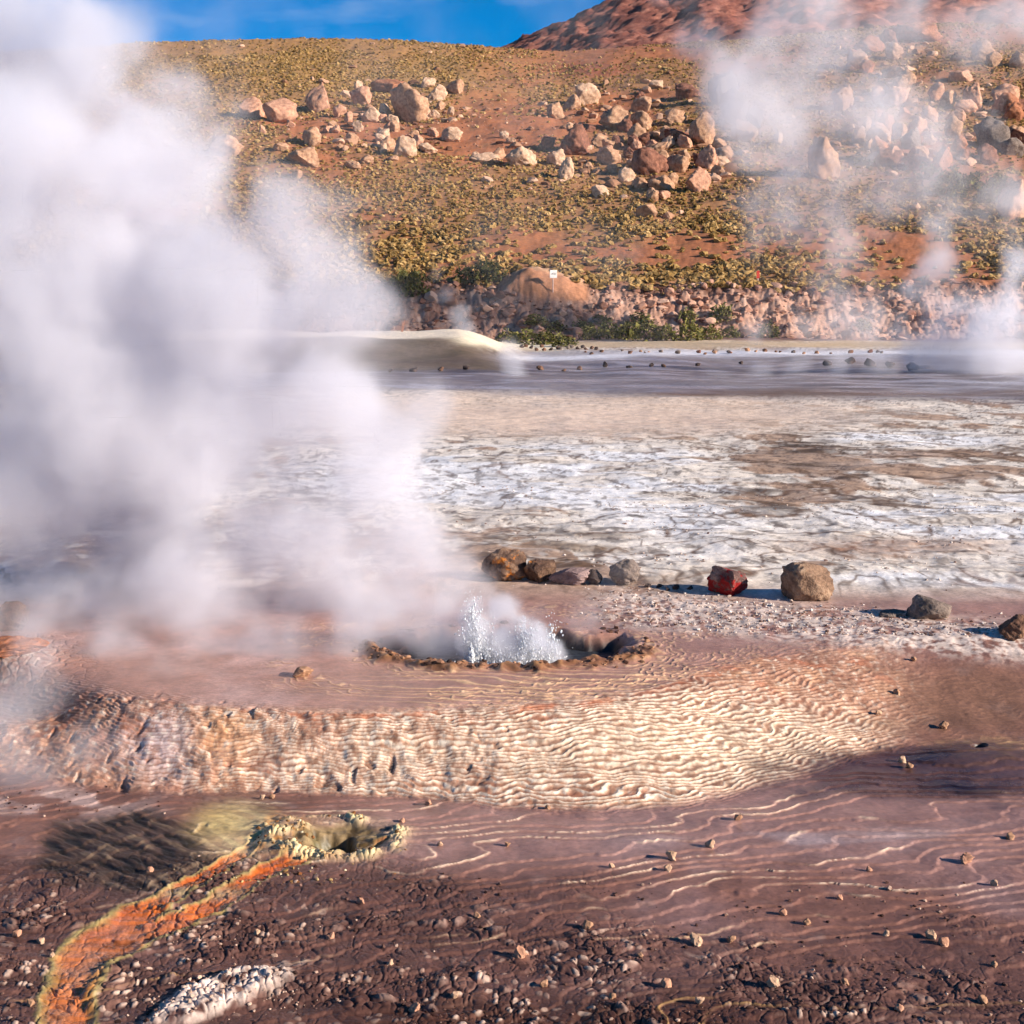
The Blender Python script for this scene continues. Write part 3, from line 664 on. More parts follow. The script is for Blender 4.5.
for i in range(16):
    a = 520 + i * 5.2 + rr_.uniform(-2, 2)
    rock(a, 349.5 + rr_.uniform(-1.5, 1), 4.5, 3.2, rr_.choice(['brown', 'dark', 'grey']), 'small dark stone at the foot of the green bushes', 'small dark stones at the foot of the green bushes', name='stone', cat='stone', sub=2, sink=.2)

# loose pale stones lying on the foreground flats
FS = [(879,716,6),(897,695,6),(944,730,8),(903,763,6),(910,768,6),(739,821,7),(710,848,8),(671,860,9),(668,871,7),(968,864,11),(1011,839,7),
      (783,916,7),(807,925,7),(588,930,9),(521,960,13),(732,943,7),(773,990,11),(944,946,9),(931,939,9),(667,989,9),(544,988,7),(984,1004,8),(914,662,5),
      (697,946,11),(414,1015,10),(257,937,6),(272,798,5),(262,799,5),(612,868,5),(840,899,5),(886,936,6),(995,968,6),(845,985,7),(612,1000,7),(477,918,6),
      (360,905,7),(455,1000,7),(330,940,7),(390,965,6),(700,1005,8),(900,1012,8),(640,958,6),(995,886,6),(870,872,5),(440,846,5),(508,846,5),(402,822,5),(428,806,6),(548,810,5),
      (16,938,8),(40,944,6),(150,872,6),(52,958,5),(30,1008,7)]
for (a, b, w) in FS:
    rock(a, b, w * 1.25, w * .95, rr_.choice(['pale', 'tan', 'pink']), 'loose pale stone scattered on the brown mud flat in the foreground', 'loose pale stones on the foreground mud flat', name='stone', cat='stone', sub=3, sink=.25, rough=.2, cuts=13, lump=.35, round_=.02)

tick('')
# ------------------------------------------------------------------ scattered pieces merged into one mesh (stuff)
def scatter(name, xs, ys, zs, sizes, variants, material, rnd, kind='stuff', label=None, cat=None, flat=.7, jitter=.3, smooth=False):
    Vs, Fs, As = [], [], []; off = 0
    n = len(xs); pick = rng.integers(0, len(variants), n); ang = rng.uniform(0, 6.28, n)
    for vi, (V, Fc) in enumerate(variants):
        s = np.nonzero(pick == vi)[0]
        if not len(s): continue
        ca, sa = np.cos(ang[s])[:, None], np.sin(ang[s])[:, None]
        sx = sizes[s][:, None] * (1 + jitter * rng.uniform(-1, 1, (len(s), 1))); sy = sizes[s][:, None]; sz = sizes[s][:, None] * flat * (1 + jitter * rng.uniform(-1, 1, (len(s), 1)))
        vx, vy, vz = V[:, 0][None] * sx, V[:, 1][None] * sy, V[:, 2][None] * sz
        P = np.stack([vx * ca - vy * sa + xs[s][:, None], vx * sa + vy * ca + ys[s][:, None], vz + zs[s][:, None]], -1)
        Vs.append(P.reshape(-1, 3)); As.append(np.repeat(rnd[s], len(V)))
        Fs.append((Fc[None] + (np.arange(len(s)) * len(V))[:, None, None]).reshape(-1, 3) + off); off += len(s) * len(V)
    me = mesh_np(name, np.concatenate(Vs), np.concatenate(Fs), material, smooth, {'Rnd': ('FLOAT', np.concatenate(As))})
    return link(name, me, kind=kind, label=label, cat=cat)
peb = [rock_verts(900 + i, 1, cuts=7, rough=.25) for i in range(8)]
peb2 = [rock_verts(950 + i, 2, cuts=11, rough=.2) for i in range(8)]
def sample_px(n, x0, x1, y0, y1, dens=None):
    """random plan positions, evenly spread over a stretch of ground"""
    a = rng.uniform(x0, x1, n); b = rng.uniform(y0, y1, n)
    if dens is not None:
        k = rng.uniform(0, 1, n) < dens(a, b); a, b = a[k], b[k]
    return a, b
# foreground gravel
def dens_fg(x, y):
    z = macro(x, y); px, py = proj(x, y, z); s = mound_s(x, y)
    d = (ss(850, 990, py + 40 * fbm(x * 1.3, y * 1.3, 2, 37)) + .8 * ss(520, 330, px) * ss(840, 890, py)) * (.15 + .85 * ss(-.2, .3, fbm(x * 2.3, y * 2.3, 3, 505)))
    d = d + .9 * gi(px, py, 225, 998, 80, 22, 3) + .35 * gi(px, py, 60, 800, 90, 20, 3)
    d = d * (.30 + .70 * ss(-.12, .22, fbm(x * 1.4, y * 2.0, 4, 63) + .1 * gi(px, py, 560, 1010, 300, 30, 3))) * (channel_mask(px, py) < .35) * ss(.05, -.1, s)
    d = d * (1 - .85 * gi(px, py, 110, 985, 60, 40, 4)) * (1 - .8 * gi(px, py, 110, 852, 100, 45, 4))
    return d
x, y = sample_px(34000, -5.2, 5.2, 5.6, 9.8, dens_fg)
sz = .0042 * (1 + 3.6 * rng.random(len(x)) ** 5)
col = np.clip(rng.beta(1.1, 1.5, len(x)) + .0, 0, 1)
pxg, pyg = proj(x, y, macro(x, y)); col = np.where(gi(pxg, pyg, 225, 998, 85, 24, 3) > .4, rng.uniform(.8, 1, len(x)), col)
GM = varied('gravel_mix', [(48, 32, 28), (84, 58, 50), (108, 78, 68), (134, 102, 88), (216, 184, 160)], 1)
scatter('gravel', x, y, gz(x, y) + sz * .2, sz, peb, GM, col, label='brown and pale crumbs of crust over the foreground mud', cat='gravel')
# gravel along the stone row and on the plain
def dens_mid(x, y):
    z = macro(x, y); px, py = proj(x, y, z)
    st_ = gi(py - (606 + (px - 600) * .085), 0, 0, 0, 20, 1, 4) * ss(560, 640, px)
    return st_ * 1.0 + .12 * ss(14.2, 15.5, y) * ss(-.1, .3, fbm(x * .8, y * .8, 3, 507))
x, y = sample_px(70000, -8, 12, 12.5, 24, dens_mid)
sz = .008 * (1 + 2 * rng.random(len(x)) ** 4)
GM2 = varied('plain_gravel_mix', [(92, 66, 56), (150, 122, 108), (200, 178, 162), (232, 218, 206)], 1)
scatter('gravel', x, y, gz(x, y) + sz * .3, sz, peb, GM2, rng.random(len(x)), label='pale gravel along the stone row and across the white crust', cat='gravel')
# knobs on the vent rim and geyser rim
def dens_rim(x, y):
    z = macro(x, y); px, py = proj(x, y, z)
    ve = np.sqrt(((px - 338) / 50) ** 2 + ((py - 838) / 16) ** 2)
    ve = ve + .26 * fbm(x * 7, y * 7, 2, 73)
    return np.exp(-((ve - 1.25) / .2) ** 2) * ss(-.2, .3, fbm(x * 4, y * 4, 2, 78) + .1) * .8 + .8 * gi(px, py, 285, 838, 28, 16, 3) + .6 * gi(px, py, 280, 878, 70, 5, 2)
x, y = sample_px(6000, -2.4, -.5, 7.6, 10.5, dens_rim)
sz = .004 + .017 * rng.random(len(x)) ** 4
GM3 = varied('sinter_knob_mix', [(120, 72, 42), (154, 118, 72), (184, 156, 110), (214, 198, 164)], 1)
scatter('sinter_knobs', x, y, gz(x, y) + sz * .2, sz, peb2, GM3, rng.random(len(x)), label='pale yellow sinter knobs round the small foreground vent', cat='sinter crust', flat=.9)
def dens_vent(x, y):
    rb = np.sqrt(((x - GC[0]) / 1.16) ** 2 + ((y - GC[1] - .1) / .72) ** 2)
    return np.exp(-((rb - 1.08) / .10) ** 2) * (.25 + .75 * ss(.3, -.2, y - GC[1])) * (.3 + .7 * ss(-.1, .3, fbm(x * 4, y * 4, 2, 509)))
x, y = sample_px(9000, -1.8, 1.8, 10.5, 13.6, dens_vent)
sz = .010 * (1 + 3 * rng.random(len(x)) ** 3)
GM6 = varied('vent_crust_mix', [(48, 34, 30), (88, 60, 48), (128, 92, 72), (168, 128, 98)], 1)
scatter('sinter_knobs', x, y, gz(x, y) + sz * .1, sz, peb2, GM6, rng.random(len(x)), label='brown and orange knobs of crust round the boiling geyser pool', cat='sinter crust', flat=.7)
# bank rubble
def dens_bank(x, y):
    ob = np.exp(-(np.abs((x - 2.6) / 3.0) ** 3 + np.abs((y - 107.2) / 2.3) ** 4))
    return .9 * ss(100.5, 102.5, y) * ss(109, 107, y) * (1 - ss(.1, .3, ob))
x, y = sample_px(4200, -50, 50, 100.5, 109, dens_bank)
sz = .10 * (1 + 4.5 * rng.random(len(x)) ** 3.5)
GM4 = varied('bank_rubble_mix', [(96, 60, 48), (144, 102, 84), (174, 130, 108), (190, 152, 130)], 1)
scatter('rubble', x, y, gz(x, y) + sz * .2, sz, peb2, GM4, rng.random(len(x)), label='broken red brown rubble covering the bank below the hill', cat='rubble')
# small stones scattered between the boulders of the hill
def dens_h(x, y):
    px, py = proj(x, y, macro(x, y))
    d = gi(px, py, 400, 125, 90, 40, 3) + gi(px, py, 630, 150, 110, 55, 3) + 1.2 * gi(px, py, 920, 130, 90, 60, 3) + .8 * gi(px, py, 900, 48, 90, 20, 3) + .05
    return np.clip(d, 0, 1) * .5
x, y = sample_px(16000, -70, 95, 125, 262, dens_h)
sz = .15 * (1 + 6.5 * rng.random(len(x)) ** 5)
GM5 = varied('hill_stone_mix', [(104, 70, 52), (152, 112, 86), (182, 140, 112), (204, 164, 136)], 1)
scatter('scree', x, y, gz(x, y) + sz * .2, sz, peb2, GM5, rng.random(len(x)), label='small tan stones strewn between the hillside boulders', cat='scree')

tick('')
# ------------------------------------------------------------------ grass tussocks
def tussock_variant(seed, sub=2, blades=0):
    r = np.random.default_rng(seed); V, Fc = ICO[sub]; V = V.copy()
    up = np.clip(V[:, 2], -.3, 1)
    k = 1 + .32 * r.normal(size=len(V)) * (up > -.2)
    V = V * k[:, None]; V[:, 2] = np.where(V[:, 2] < -.25, -.25, V[:, 2])
    V[:, 0:2] *= (1 + .15 * np.clip(V[:, 2:3], 0, 1))
    return V, Fc
def blade_tuft(seed, n=170):
    """a dome of many separate narrow blades springing from the base"""
    r = np.random.default_rng(seed); Vs = []; Fs = []
    for i in range(n):
        az = r.uniform(0, 6.283); el = math.acos(r.uniform(.08, 1)); L = r.uniform(.8, 1.15)
        d = np.array([math.sin(el) * math.cos(az), math.sin(el) * math.sin(az), math.cos(el)])
        side = np.cross(d, [0, 0, 1.0]); side /= (np.linalg.norm(side) + 1e-6)
        if r.random() < .5: side = np.cross(side, d)
        b = d * .25; m_ = d * .7 * L; t = d * L + np.array([0, 0, -.12 * L])
        w = .06 + .35 / n ** .5 * .25; k = len(Vs)
        Vs += [b - side * w * .6, b + side * w * .6, m_ + side * w, m_ - side * w, t]
        Fs += [(k, k + 1, k + 2), (k, k + 2, k + 3), (k + 3, k + 2, k + 4)]
    return np.array(Vs), np.array(Fs)
def tuft_variant(seed, sub, n, k=.78):
    V1, F1 = tussock_variant(seed, sub); V2, F2 = blade_tuft(seed + 1, n)
    return np.concatenate([V1 * k, V2 * np.array([1.08, 1.08, 1.15])]), np.concatenate([F1, F2 + len(V1)])
tv_far = [tuft_variant(50 + i, 1, 12) for i in range(8)]
tv_mid = [tuft_variant(70 + i, 2, 34) for i in range(8)]
TG = varied('tussock_grass', [(108, 82, 44), (136, 106, 60), (160, 128, 78), (186, 152, 102)], 1, 1.0)
def dens_t(x, y):
    px, py = proj(x, y, macro(x, y))
    bare = fbm(x * .035, y * .03, 4, 343)
    d = .95 - .75 * ss(.08, .3, bare) - .8 * gi(px, py, 490, 115, 45, 55, 3) - .5 * gi(px, py, 640, 80, 110, 26, 3)
    d = d - .8 * gi(px, py, 560, 238, 42, 9, 3) - .6 * gi(px, py, 545, 285, 55, 16, 3) - .5 * gi(px, py, 900, 100, 120, 60, 3) - .5 * gi(px, py, 630, 150, 90, 40, 3) - .5 * gi(px, py, 930, 240, 40, 14, 3)
    d = d * (.35 + .65 * ss(-.35, .1, fbm(x * .22, y * .22, 3, 511) + .1)) * (1 - .35 * ss(170, 130, y) * 0)
    return np.clip(d, .03, 1)
cell = .66
gx_, gy_ = np.meshgrid(np.arange(-110, 125, cell), np.arange(107.2, 266, cell))
x = (gx_ + rng.uniform(-.42, .42, gx_.shape) * cell).ravel(); y = (gy_ + rng.uniform(-.42, .42, gx_.shape) * cell).ravel()
k = np.abs(x / y) < .46
x, y = x[k], y[k]; k = rng.random(len(x)) < dens_t(x, y); x, y = x[k], y[k]
sz = .15 + .21 * rng.random(len(x)) ** 1.5; sz = sz * (1 + .5 * ss(150, 107, y))
pxt, pyt = proj(x, y, macro(x, y))
inview = (pxt > 5) & (pxt < 1019) & ~((pxt < 385) & (pyt > 150)) & (pyt > 30)
app = np.where(inview, sz / y, 0); order = np.argsort(-app); ind = np.sort(order[:290]); rest = np.setdiff1d(np.arange(len(x)), ind)
shade = np.clip(rng.normal(.5, .25, len(x)) + .25 * fbm(x * .06, y * .06, 3, 513), 0, 1)
zt_ = gz(x, y)
near_r = rest[y[rest] < 150]; far_r = rest[y[rest] >= 150]
def scat2(idx, var, nm):
    return scatter(nm, x[idx], y[idx], zt_[idx] + .04, sz[idx], var, TG, shade[idx], label='straw coloured grass tussocks covering the hillside' if nm == 'grass_tussocks' else None, cat='grass', flat=.85)
for nm, ids, var in (('grass_tussocks', near_r, tv_mid), ('grass_tussocks', far_r, tv_far)):
    o = scatter(nm, x[ids], y[ids], zt_[ids] + .04, sz[ids], var, TG, shade[ids], flat=.85, smooth=False, label='straw coloured grass tussocks dotting the ' + ('lower' if var is tv_mid else 'upper') + ' hillside', cat='grass')
print('tussocks', len(x))
# the largest ones as objects of their own
tufts = []
for i in range(7):
    V1, F1 = tussock_variant(30 + i, 2); V1 = V1 * .82; V2, F2 = blade_tuft(80 + i)
    V = np.concatenate([V1, V2]); Fc = np.concatenate([F1, F2 + len(V1)])
    r0 = np.random.default_rng(i).random()
    tufts.append(mesh_np('grass_tussock', V, Fc, TG, False, {'Rnd': ('FLOAT', np.clip(.25 + .09 * i + .15 * np.random.default_rng(i).normal(size=len(V)), 0, 1))}))
for q, i in enumerate(ind):
    s = float(sz[i])
    pl = 'left' if pxt[i] < 520 else ('middle' if pxt[i] < 760 else 'right')
    o = link('grass_tussock', tufts[q % 7], (x[i], y[i], float(zt_[i])), label='straw grass tussock on the lowest edge of the hill, ' + {'left': 'left of the white sign', 'middle': 'between white sign and red marker', 'right': 'right of the red marker'}[pl],
             cat='grass tussock', group='grass tussocks on the lowest edge of the hill, ' + pl)
    o.scale = (s, s, s * .85); o.rotation_euler = (0, 0, q * 1.7)

tick('')
# ------------------------------------------------------------------ green bushes
BM = varied('bush_leaves', [(44, 46, 20), (84, 82, 38), (116, 110, 56), (142, 132, 78)], 1, .9)
def bush(px, py, w, h, label, group=None, tone=0.0):
    xx, yy, zz = hit(px, py); dist = yy
    W, H = w / F * dist * 1.1, h / F * dist * 1.45
    _rs[0] += 1; r = np.random.default_rng(_rs[0])
    root = link('bush', None, (xx, yy + W * .2, zz), label=label, cat='bush', group=group)
    n = 420
    d = r.normal(size=(n, 3)); d /= np.linalg.norm(d, axis=1)[:, None]; d[:, 2] = np.abs(d[:, 2])
    rad = r.uniform(.35, 1.0, n) ** .5 * (1 + .3 * gnoise(d[:, 0] * 2 + 9, d[:, 1] * 2 + _rs[0], 5))
    C_ = d * rad[:, None] * np.array([W * .5, W * .38, H * .95]) + np.array([0, 0, H * .05])
    Vs = []; As = []
    for k in range(3): 
        Vs.append(C_ + r.normal(size=(n, 3)) * np.array([W, W, H * 1.4]) * .055)
    V = np.stack(Vs, 1).reshape(-1, 3); V[:, 2] = np.maximum(V[:, 2], -.05); Fc = np.arange(3 * n).reshape(-1, 3)
    A = np.repeat(np.clip(r.uniform(0, .9, n) + tone, 0, 1), 3)
    link('foliage', mesh_np('foliage', V, Fc, BM, False, {'Rnd': ('FLOAT', A)}), parent=root)
    # short woody stems
    Vs = []; Fs = []
    for k in range(7):
        a = r.uniform(0, 6.28); dd = np.array([math.cos(a) * W * .3, math.sin(a) * W * .25, H * .7]); rr2 = .012 + .01 * H
        b = len(Vs)
        for j in range(3):
            an = j * 2.094; Vs.append([math.cos(an) * rr2, math.sin(an) * rr2, -.05])
        Vs.append(list(dd)); Fs += [(b, b + 1, b + 3), (b + 1, b + 2, b + 3), (b + 2, b, b + 3)]
    link('stem', mesh_np('stem', np.array(Vs), np.array(Fs), M['dark'], False), parent=root)
G1 = 'green bushes along the foot of the bank below the sign'
for (a, b, w, h) in [(509,343,22,9),(528,345,30,11),(548,345,26,10),(566,347,24,8),(536,334,22,8),(556,333,22,7),(582,333,24,9),(590,340,20,10),(607,339,26,12),(628,340,26,13),(648,341,28,15),(666,341,22,12),(640,328,22,8),(602,326,20,7)]:
    bush(a, b, w, h, 'olive green bush in the row at the bank foot below the white sign', G1)
for (a, b, w, h) in [(690,341,26,14),(712,340,20,10),(688,326,20,10),(730,338,20,8)]:
    bush(a, b, w, h, 'greyish bush at the right end of the row under the bank', 'greyish bushes at the right end of the row', .25)
bush(412, 299, 30, 18, 'dark green bush on the bank edge beside the big steam cloud', tone=-.1)
bush(402, 290, 22, 12, 'yellow green bush just above the dark green one beside the big steam cloud', tone=.3)
bush(489, 287, 34, 18, 'dark green bush on the hill edge left of the white sign', tone=-.15)
bush(465, 284, 24, 14, 'olive bush between the steam cloud and the dark green bush left of the sign', tone=.1)
bush(769, 338, 20, 11, 'small dark green bush at the bank foot below the red marker', tone=-.05)
bush(722, 325, 24, 14, 'yellow green bush on the rubble, below and left of the red marker', tone=.3)
bush(863, 332, 18, 9, 'small bush at the bank foot at the left edge of the right steam', tone=-.05)
for (a, b, w, h) in [(930,180,22,11),(952,184,24,12),(972,192,24,14),(990,205,26,15),(958,200,24,12),(935,196,20,10),(1000,188,20,10)]:
    bush(a, b, w, h, 'dark shrub in the thicket below the right outcrop of the hillside', 'dark shrubs below the right outcrop', -.12)

# ------------------------------------------------------------------ sign and markers
def box_np(c, s):
    c = np.array(c); s = np.array(s) / 2
    V = np.array([[a, b, d] for a in (-1, 1) for b in (-1, 1) for d in (-1, 1)]) * s + c
    Fc = np.array([[0, 1, 3, 2], [4, 6, 7, 5], [0, 4, 5, 1], [2, 3, 7, 6], [0, 2, 6, 4], [1, 5, 7, 3]])
    return V, Fc
def boxes(lst):
    Vs = []; Fs = []; o = 0
    for c, s in lst:
        V, Fc = box_np(c, s); Vs.append(V); Fs.append(Fc + o); o += 8
    return np.concatenate(Vs), np.concatenate(Fs)
WHITE = plain('white_paint', (232, 222, 214)); BLACK = plain('sign_lettering', (58, 50, 50)); REDP = plain('red_paint', (200, 60, 48)); POST = plain('post_paint', (214, 176, 160))
sy = 105.2; sx, sy2, top = at_y(553, 274, sy); szz = float(gz(sx, sy)[0])
root = link('sign', None, (sx, sy, szz), label='small square white notice on a thin post in front of the bank', cat='sign')
Hs = top - szz
root.rotation_euler = (0, 0, R(30))
V, Fc = boxes([((0, 0, Hs / 2 - .1), (.07, .07, Hs + .2))]); link('post', mesh_np('post', V, Fc, POST, False), parent=root)
V, Fc = boxes([((0, -.06, Hs), (.62, .03, .58))]); pl = link('sign_board', mesh_np('sign_board', V, Fc, WHITE, False), parent=root)
z0 = Hs + .02
V, Fc = boxes([((-.14, -.08, z0 - .03), (.09, .006, .05)), ((-.10, -.08, z0 + .03), (.05, .006, .04)), ((-.04, -.08, z0), (.035, .006, .10)), ((.05, -.08, z0 + .05), (.12, .006, .03)), ((.05, -.08, z0 - .05), (.12, .006, .03)), ((.10, -.08, z0), (.03, .006, .13)), ((.19, -.08, z0), (.04, .006, .12))])
link('lettering', mesh_np('lettering', V, Fc, BLACK, False), parent=pl)
sx, sy, s0 = hit(758, 284); 
root = link('marker_post', None, (sx, sy, s0), label='short red marker post on top of the bank', cat='marker post')
V, Fc = boxes([((0, 0, .22), (.10, .10, .8))]); link('post', mesh_np('post', V, Fc, POST, False), parent=root)
V, Fc = boxes([((-.02, -.01, .72), (.22, .14, .56))]); link('red_band', mesh_np('red_band', V, Fc, REDP, False), parent=root)
for (a, b, h) in ((402, 331, 12), (376, 328, 9)):
    sx, sy, s0 = hit(a, b)
    hh = h / F * sy
    root = link('wooden_stake', None, (sx, sy, s0), label='short leaning stake on the pale topped mound beside the big steam cloud' if a > 390 else 'thin stake left of the leaning one on the pale topped mound', cat='stake')
    V, Fc = boxes([((0, 0, hh * .45), (.12, .12, hh))]); st_ = link('post', mesh_np('post', V, Fc, M['orange'], False), parent=root); st_.rotation_euler = (0, R(10 if a > 390 else 2), 0)
    V, Fc = boxes([((.04 if a > 390 else 0, 0, hh * .97), (.17, .17, .12))]); link('post_top', mesh_np('post_top', V, Fc, M['dark'], False), parent=root)

# ------------------------------------------------------------------ geyser water
WZ = .30
def water():
    m, nt, b = mat('hot_water'); N = nt.nodes.new; L = nt.links.new
    b.inputs['Base Color'].default_value = (.03, .035, .045, 1); b.inputs['Roughness'].default_value = .3; b.inputs['Specular IOR Level'].default_value = .15
    n = N('ShaderNodeTexNoise'); n.inputs['Scale'].default_value = 14; n.inputs['Detail'].default_value = 4; g = N('ShaderNodeNewGeometry'); L(g.outputs['Position'], n.inputs['Vector'])
    bp = N('ShaderNodeBump'); bp.inputs['Distance'].default_value = .03; bp.inputs['Strength'].default_value = .8; L(n.outputs[0], bp.inputs['Height']); L(bp.outputs[0], b.inputs['Normal'])
    k = 64; a = np.linspace(0, 2 * np.pi, k, endpoint=False)
    rad = np.linspace(0, 1, 12)
    V = [[0, 0, 0]]
    for r in rad[1:]:
        for t_ in a: V.append([r * 1.25 * math.cos(t_), r * .62 * math.sin(t_), .012 * math.sin(r * 17) * (1 - r)])
    Fc = []
    for i in range(k): Fc.append((0, 1 + i, 1 + (i + 1) % k, 1 + (i + 1) % k))
    me = bpy.data.meshes.new('pool')
    F2 = [(0, 1 + i, 1 + (i + 1) % k) for i in range(k)]
    for j in range(len(rad) - 2):
        b0 = 1 + j * k; b1 = b0 + k
        F2 += [(b0 + i, b1 + i, b1 + (i + 1) % k, b0 + (i + 1) % k) for i in range(k)]
    me.from_pydata(V, [], F2); me.materials.append(m)
    for p in me.polygons: p.use_smooth = True
    link('water', me, (GC[0], GC[1], .235), kind='structure')
water()
def splash():
    m, nt, b = mat('white_water'); b.inputs['Base Color'].default_value = (.93, .95, .98, 1); b.inputs['Roughness'].default_value = .35; b.inputs['Transmission Weight'].default_value = .35; b.inputs['IOR'].default_value = 1.33
    b.inputs['Subsurface Weight'].default_value = .3; b.inputs['Subsurface Radius'].default_value = (.03, .03, .03)
    r = np.random.default_rng(5)
    P = []; Sz = []
    X0, Y0, Z0 = GC[0], GC[1], .24
    mpx = (GC[1]) / F
    # jets: px offset, height in m, spread
    for (ox, hh, spr, n) in [(-35, .66, .035, 150), (-31, .46, .06, 170), (-38, .36, .04, 100), (-22, .26, .07, 100), (-5, .18, .08, 120), (10, .22, .07, 120), (18, .44, .04, 110), (25, .34, .05, 100), (36, .2, .06, 50), (44, .50, .02, 26), (48, .42, .025, 22), (0, .10, .2, 150)]:
        for i in range(n * 3):
            u = r.random() ** 1.9; zz = hh * u
            sp = spr * (.5 + 1.3 * u * (1 - .4 * u))
            P.append([X0 + ox * mpx + r.normal() * sp, Y0 - .08 + r.normal() * sp * 1.3, Z0 + zz + r.normal() * .012])
            Sz.append((.0075 * (1 - u) ** .8 + .0035) * r.uniform(.5, 1.5))
    P = np.array(P); Sz = np.array(Sz)
    Vs = []; Fs = []; off = 0
    V0, F0 = ICO[1]
    for p, s in zip(P, Sz):
        d = 1 + .25 * r.normal(size=(len(V0), 1)); st = np.array([1, 1, r.uniform(1, 2.0)])
        Vs.append(V0 * d * s * st + p - np.array([X0, Y0, Z0])); Fs.append(F0 + off); off += len(V0)
    # ragged connected sheets of water thrown up in the jets
    for (ox, hh, wd) in [(-35, .50, .05), (-30, .36, .06), (-39, .28, .04), (-20, .20, .07), (-4, .14, .08), (10, .17, .08), (18, .33, .045), (25, .25, .05), (34, .14, .06)]:
        for q in range(3):
            V, Fc = ICO[5]; seed = int(700 + ox * 3 + q)
            t_ = (V[:, 2] + 1) / 2
            k_ = 1 + .9 * fbm(V[:, 0] * 3 + V[:, 2] * 2.1 + seed, V[:, 1] * 3 + V[:, 2] * 5.0, 4, seed, .65)
            P_ = np.stack([V[:, 0] * wd * k_ * (1.05 - .75 * t_), V[:, 1] * wd * k_ * (1.05 - .75 * t_), t_ * hh * (.6 + .4 * k_) * (1 - .2 * q)], 1)
            Vs.append(P_ + np.array([ox * mpx + r.normal() * .02, -.05 + r.normal() * .05, 0])); Fs.append(Fc + off); off += len(V)
    # foam mounds at the base
    for (ox, oy, s, h) in [(-34, -.05, .10, .10), (-10, 0, .14, .08), (14, 0, .12, .10), (34, .02, .10, .06), (0, -.12, .16, .04)]:
        V, Fc = ICO[4]; V = V * (1 + .22 * n3(V, 3, 4) + .2 * n3(V, 9, 5))[:, None]
        Vs.append(V * np.array([s, s * .8, h]) + np.array([ox * mpx, oy, .0])); Fs.append(Fc + off); off += len(V)
    me = mesh_np('water_splash', np.concatenate(Vs), np.concatenate(Fs), m)
    link('water_splash', me, (X0, Y0, Z0), label='white boiling water splashing up from the geyser vent', cat='geyser splash')
splash()

tick('')
# ------------------------------------------------------------------ steam
def steam_material(name, dens_mul=1.0, col=(.935, .922, .958)):
    m = bpy.data.materials.new(name); m.use_nodes = True; nt = m.node_tree; nt.nodes.clear()
    pv = nt.nodes.new('ShaderNodeVolumePrincipled'); mo = nt.nodes.new('ShaderNodeOutputMaterial'); nt.links.new(pv.outputs[0], mo.inputs['Volume'])
    pv.inputs['Color'].default_value = (*col, 1); pv.inputs['Density'].default_value = dens_mul; pv.inputs['Anisotropy'].default_value = .1
    return m
HULL = bpy.data.materials.new('steam_edge'); HULL.use_nodes = True
HULL.node_tree.nodes.clear(); _t = HULL.node_tree.nodes.new('ShaderNodeBsdfTransparent'); _o = HULL.node_tree.nodes.new('ShaderNodeOutputMaterial'); HULL.node_tree.links.new(_t.outputs[0], _o.inputs[0])
STEAM = steam_material('steam')
